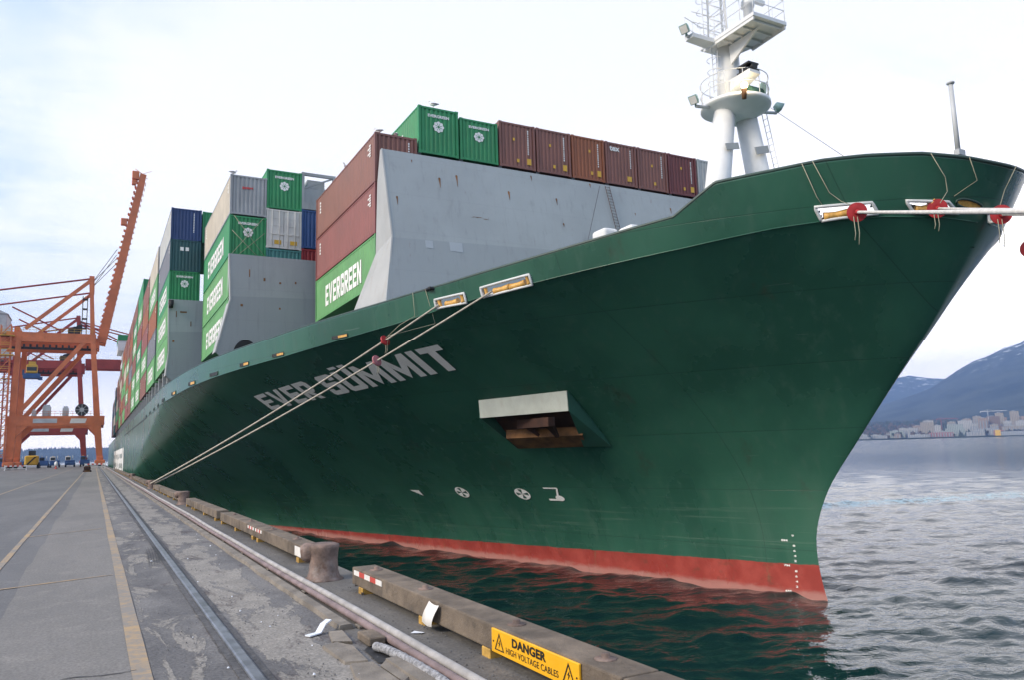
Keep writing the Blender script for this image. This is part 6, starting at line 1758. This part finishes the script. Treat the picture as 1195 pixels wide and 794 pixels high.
# ------------------------------------------------------------------ mooring lines and rat guards
def sag_line(a, b, sag, n=40):
    a = Vector(a); b = Vector(b)
    return [a + (b - a) * (i / n) + Vector((0, 0, -4 * sag * (i / n) * (1 - i / n))) for i in range(n + 1)]
def rope(a, b, sag, r, mt_, label, name='mooring_line', group='mooring lines'):
    pts = sag_line(a, b, sag); o = MB().path(pts, r, 8).build(name, mt_); tag(o, label, 'rope', group); return pts
def rat_guard(p, d_, r, mt_, label, tail=.9):
    g_ = thing('rat_guard', p, label, 'rat guard', 'rat guards on the mooring lines'); p = Vector(p); d_ = Vector(d_).normalized()
    mb = MB(); mb.path([p - d_ * .05, p - d_ * .03, p + d_ * .03, p + d_ * .05], [r * .55, r, r, r * .5], 24); mb.flat().build('disc', mt_, g_)
    mb = MB(); mb.path([p + d_ * .05, p + d_ * .22], [.09, .07], 12); mb.build('collar', mt_, g_)
    if tail:
        for q in (0, 1):
            mb = MB(); e_ = d_.cross(Vector((0, 0, 1))) * (.12 * q)
            mb.path([p + e_ + Vector((0, 0, -r * .4)), p + e_ + Vector((.03, 0, -r - tail * .5)), p + e_ + Vector((0, .03, -r - tail * (1 - .2 * q)))], .014, 5); mb.build('cord', 'rope_thin', g_)
def at(pts, u): i = min(int(u * (len(pts) - 1)), len(pts) - 2); return pts[i], pts[i + 1] - pts[i]
BX, BY = 2.86, 48.0
A1 = hull_p(30.35, 7.90, .12); A2 = hull_p(27.75, 8.08, .12)
l1 = rope(A1, (BX - .05, BY - .15, .30), .25, .042, 'rope', 'beige spring line from the smaller fairlead down to the far bollard')
l2 = rope(A2, (BX + .1, BY - .10, .25), .25, .042, 'rope', 'beige spring line from the wider fairlead down to the far bollard')
p, d_ = at(l1, .17); rat_guard(p, d_, .26, 'guard_red', 'small red rat guard on the upper spring line above the ship name', .35)
p, d_ = at(l2, .275); rat_guard(p, d_, .26, 'guard_pink', 'faded pink rat guard on the lower spring line', .35)
BB = Vector((2.86, -6.25, .36))
b1 = hull_p(16.62, 9.16, .15); b2 = hull_p(15.1, 9.12, .15); b3 = hull_p(14.25, 8.86, .15)
m1 = rope(b1, BB + V3(0, .1, 0), .05, .05, 'rope_white', 'thick pale bow line from the first bright fairlead')
m2 = rope(b1 + V3(.1, -.2, -.06), BB + V3(.05, .05, .06), .05, .045, 'rope_white', 'second pale bow line just under the thick one')
m3 = rope(b2, BB + V3(.05, 0, .05), .12, .042, 'rope_white', 'pale bow line from the middle fairlead near the stem')
m4 = rope(b3, BB + V3(.1, 0, .0), .05, .042, 'rope_white', 'pale bow line from the fairlead closest to the stem')
b5 = Vector((28.2, 14.7, 8.05)); m5 = rope(b5, BB + V3(.1, -.1, -.05), .05, .036, 'rope', 'bow line coming round the stem from the far side')
for pts, u, lb in ((m1, .035, 'red rat guard at the first bright fairlead on the bow'), (m3, .02, 'red rat guard at the middle fairlead on the bow'), (m4, .03, 'red rat guard at the fairlead closest to the stem'), (m5, .045, 'red rat guard farthest right, hanging off the far side of the stem')):
    p, d_ = at(pts, u); rat_guard(p, d_, .31, 'guard_red', lb, .75 if 'middle' not in lb else .45)
# thin heaving cords
def cord(y, z0, pts, label):
    mb = MB(); mb.path(pts, .014, 5); tag(mb.build('heaving_cord', 'rope_thin'), label, 'cord', 'thin cords hanging from the ship rim')
def rimp(y, off=.06): return hull_p(y, float(rim_z(y)) + .05, off)
q = l1
cord(0, 0, [rimp(31.6), hull_p(31.7, 7.6, .12), at(l1, .12)[0] + V3(0, .3, .25), at(l1, .15)[0] + V3(0, 0, .1)], 'thin cord from the rim to the small red rat guard')
cord(0, 0, [rimp(30.9), hull_p(31.0, 7.4, .3), at(l2, .26)[0] + V3(0.1, 0, .9), at(l2, .27)[0]], 'thin cord from the rim to the faded pink rat guard')
cord(0, 0, [rimp(16.9), hull_p(16.85, 9.8, .06), hull_p(16.7, 9.5, .12), m1[1] + V3(-.1, .1, .25)], 'thin cord from the rim to the guard at the first bow fairlead')
cord(0, 0, [rimp(17.15), hull_p(17.15, 9.7, .05), hull_p(17.12, 9.45, .05)], 'short loose cord hanging from the rim near the first bow fairlead')
cord(0, 0, [rimp(14.6), hull_p(14.62, 10.0, .08), hull_p(14.75, 9.6, .12), m3[1] + V3(-.05, .05, .2)], 'thin cord from the rim to the guard at the middle fairlead')
cord(0, 0, [rimp(14.05), hull_p(14.2, 9.9, .06), hull_p(14.7, 9.45, .08)], 'slanting thin cord right of the middle fairlead')
cord(0, 0, [rimp(13.45), hull_p(13.9, 9.6, .06), m4[1] + V3(0, 0, .3)], 'thin cord hanging from the rim near the jackstaff')

# ------------------------------------------------------------------ air between here and the mountains
hz = bpy.data.materials.new('haze_air'); hz.use_nodes = True
ht = hz.node_tree; ht.nodes.clear()
pvn = ht.nodes.new('ShaderNodeVolumePrincipled'); pvn.inputs['Color'].default_value = (0.36, 0.56, 1.0, 1); pvn.inputs['Density'].default_value = HAZE; pvn.inputs['Anisotropy'].default_value = 0.2
hzo = ht.nodes.new('ShaderNodeOutputMaterial'); ht.links.new(pvn.outputs[0], hzo.inputs['Volume'])
M['haze_air'] = hz
hb = MB().box(-6200, -600, -12, 9200, 9300, 900).build('haze', 'haze_air'); hb['kind'] = 'stuff'; hb['label'] = 'pale blue air between the quay and the mountains'
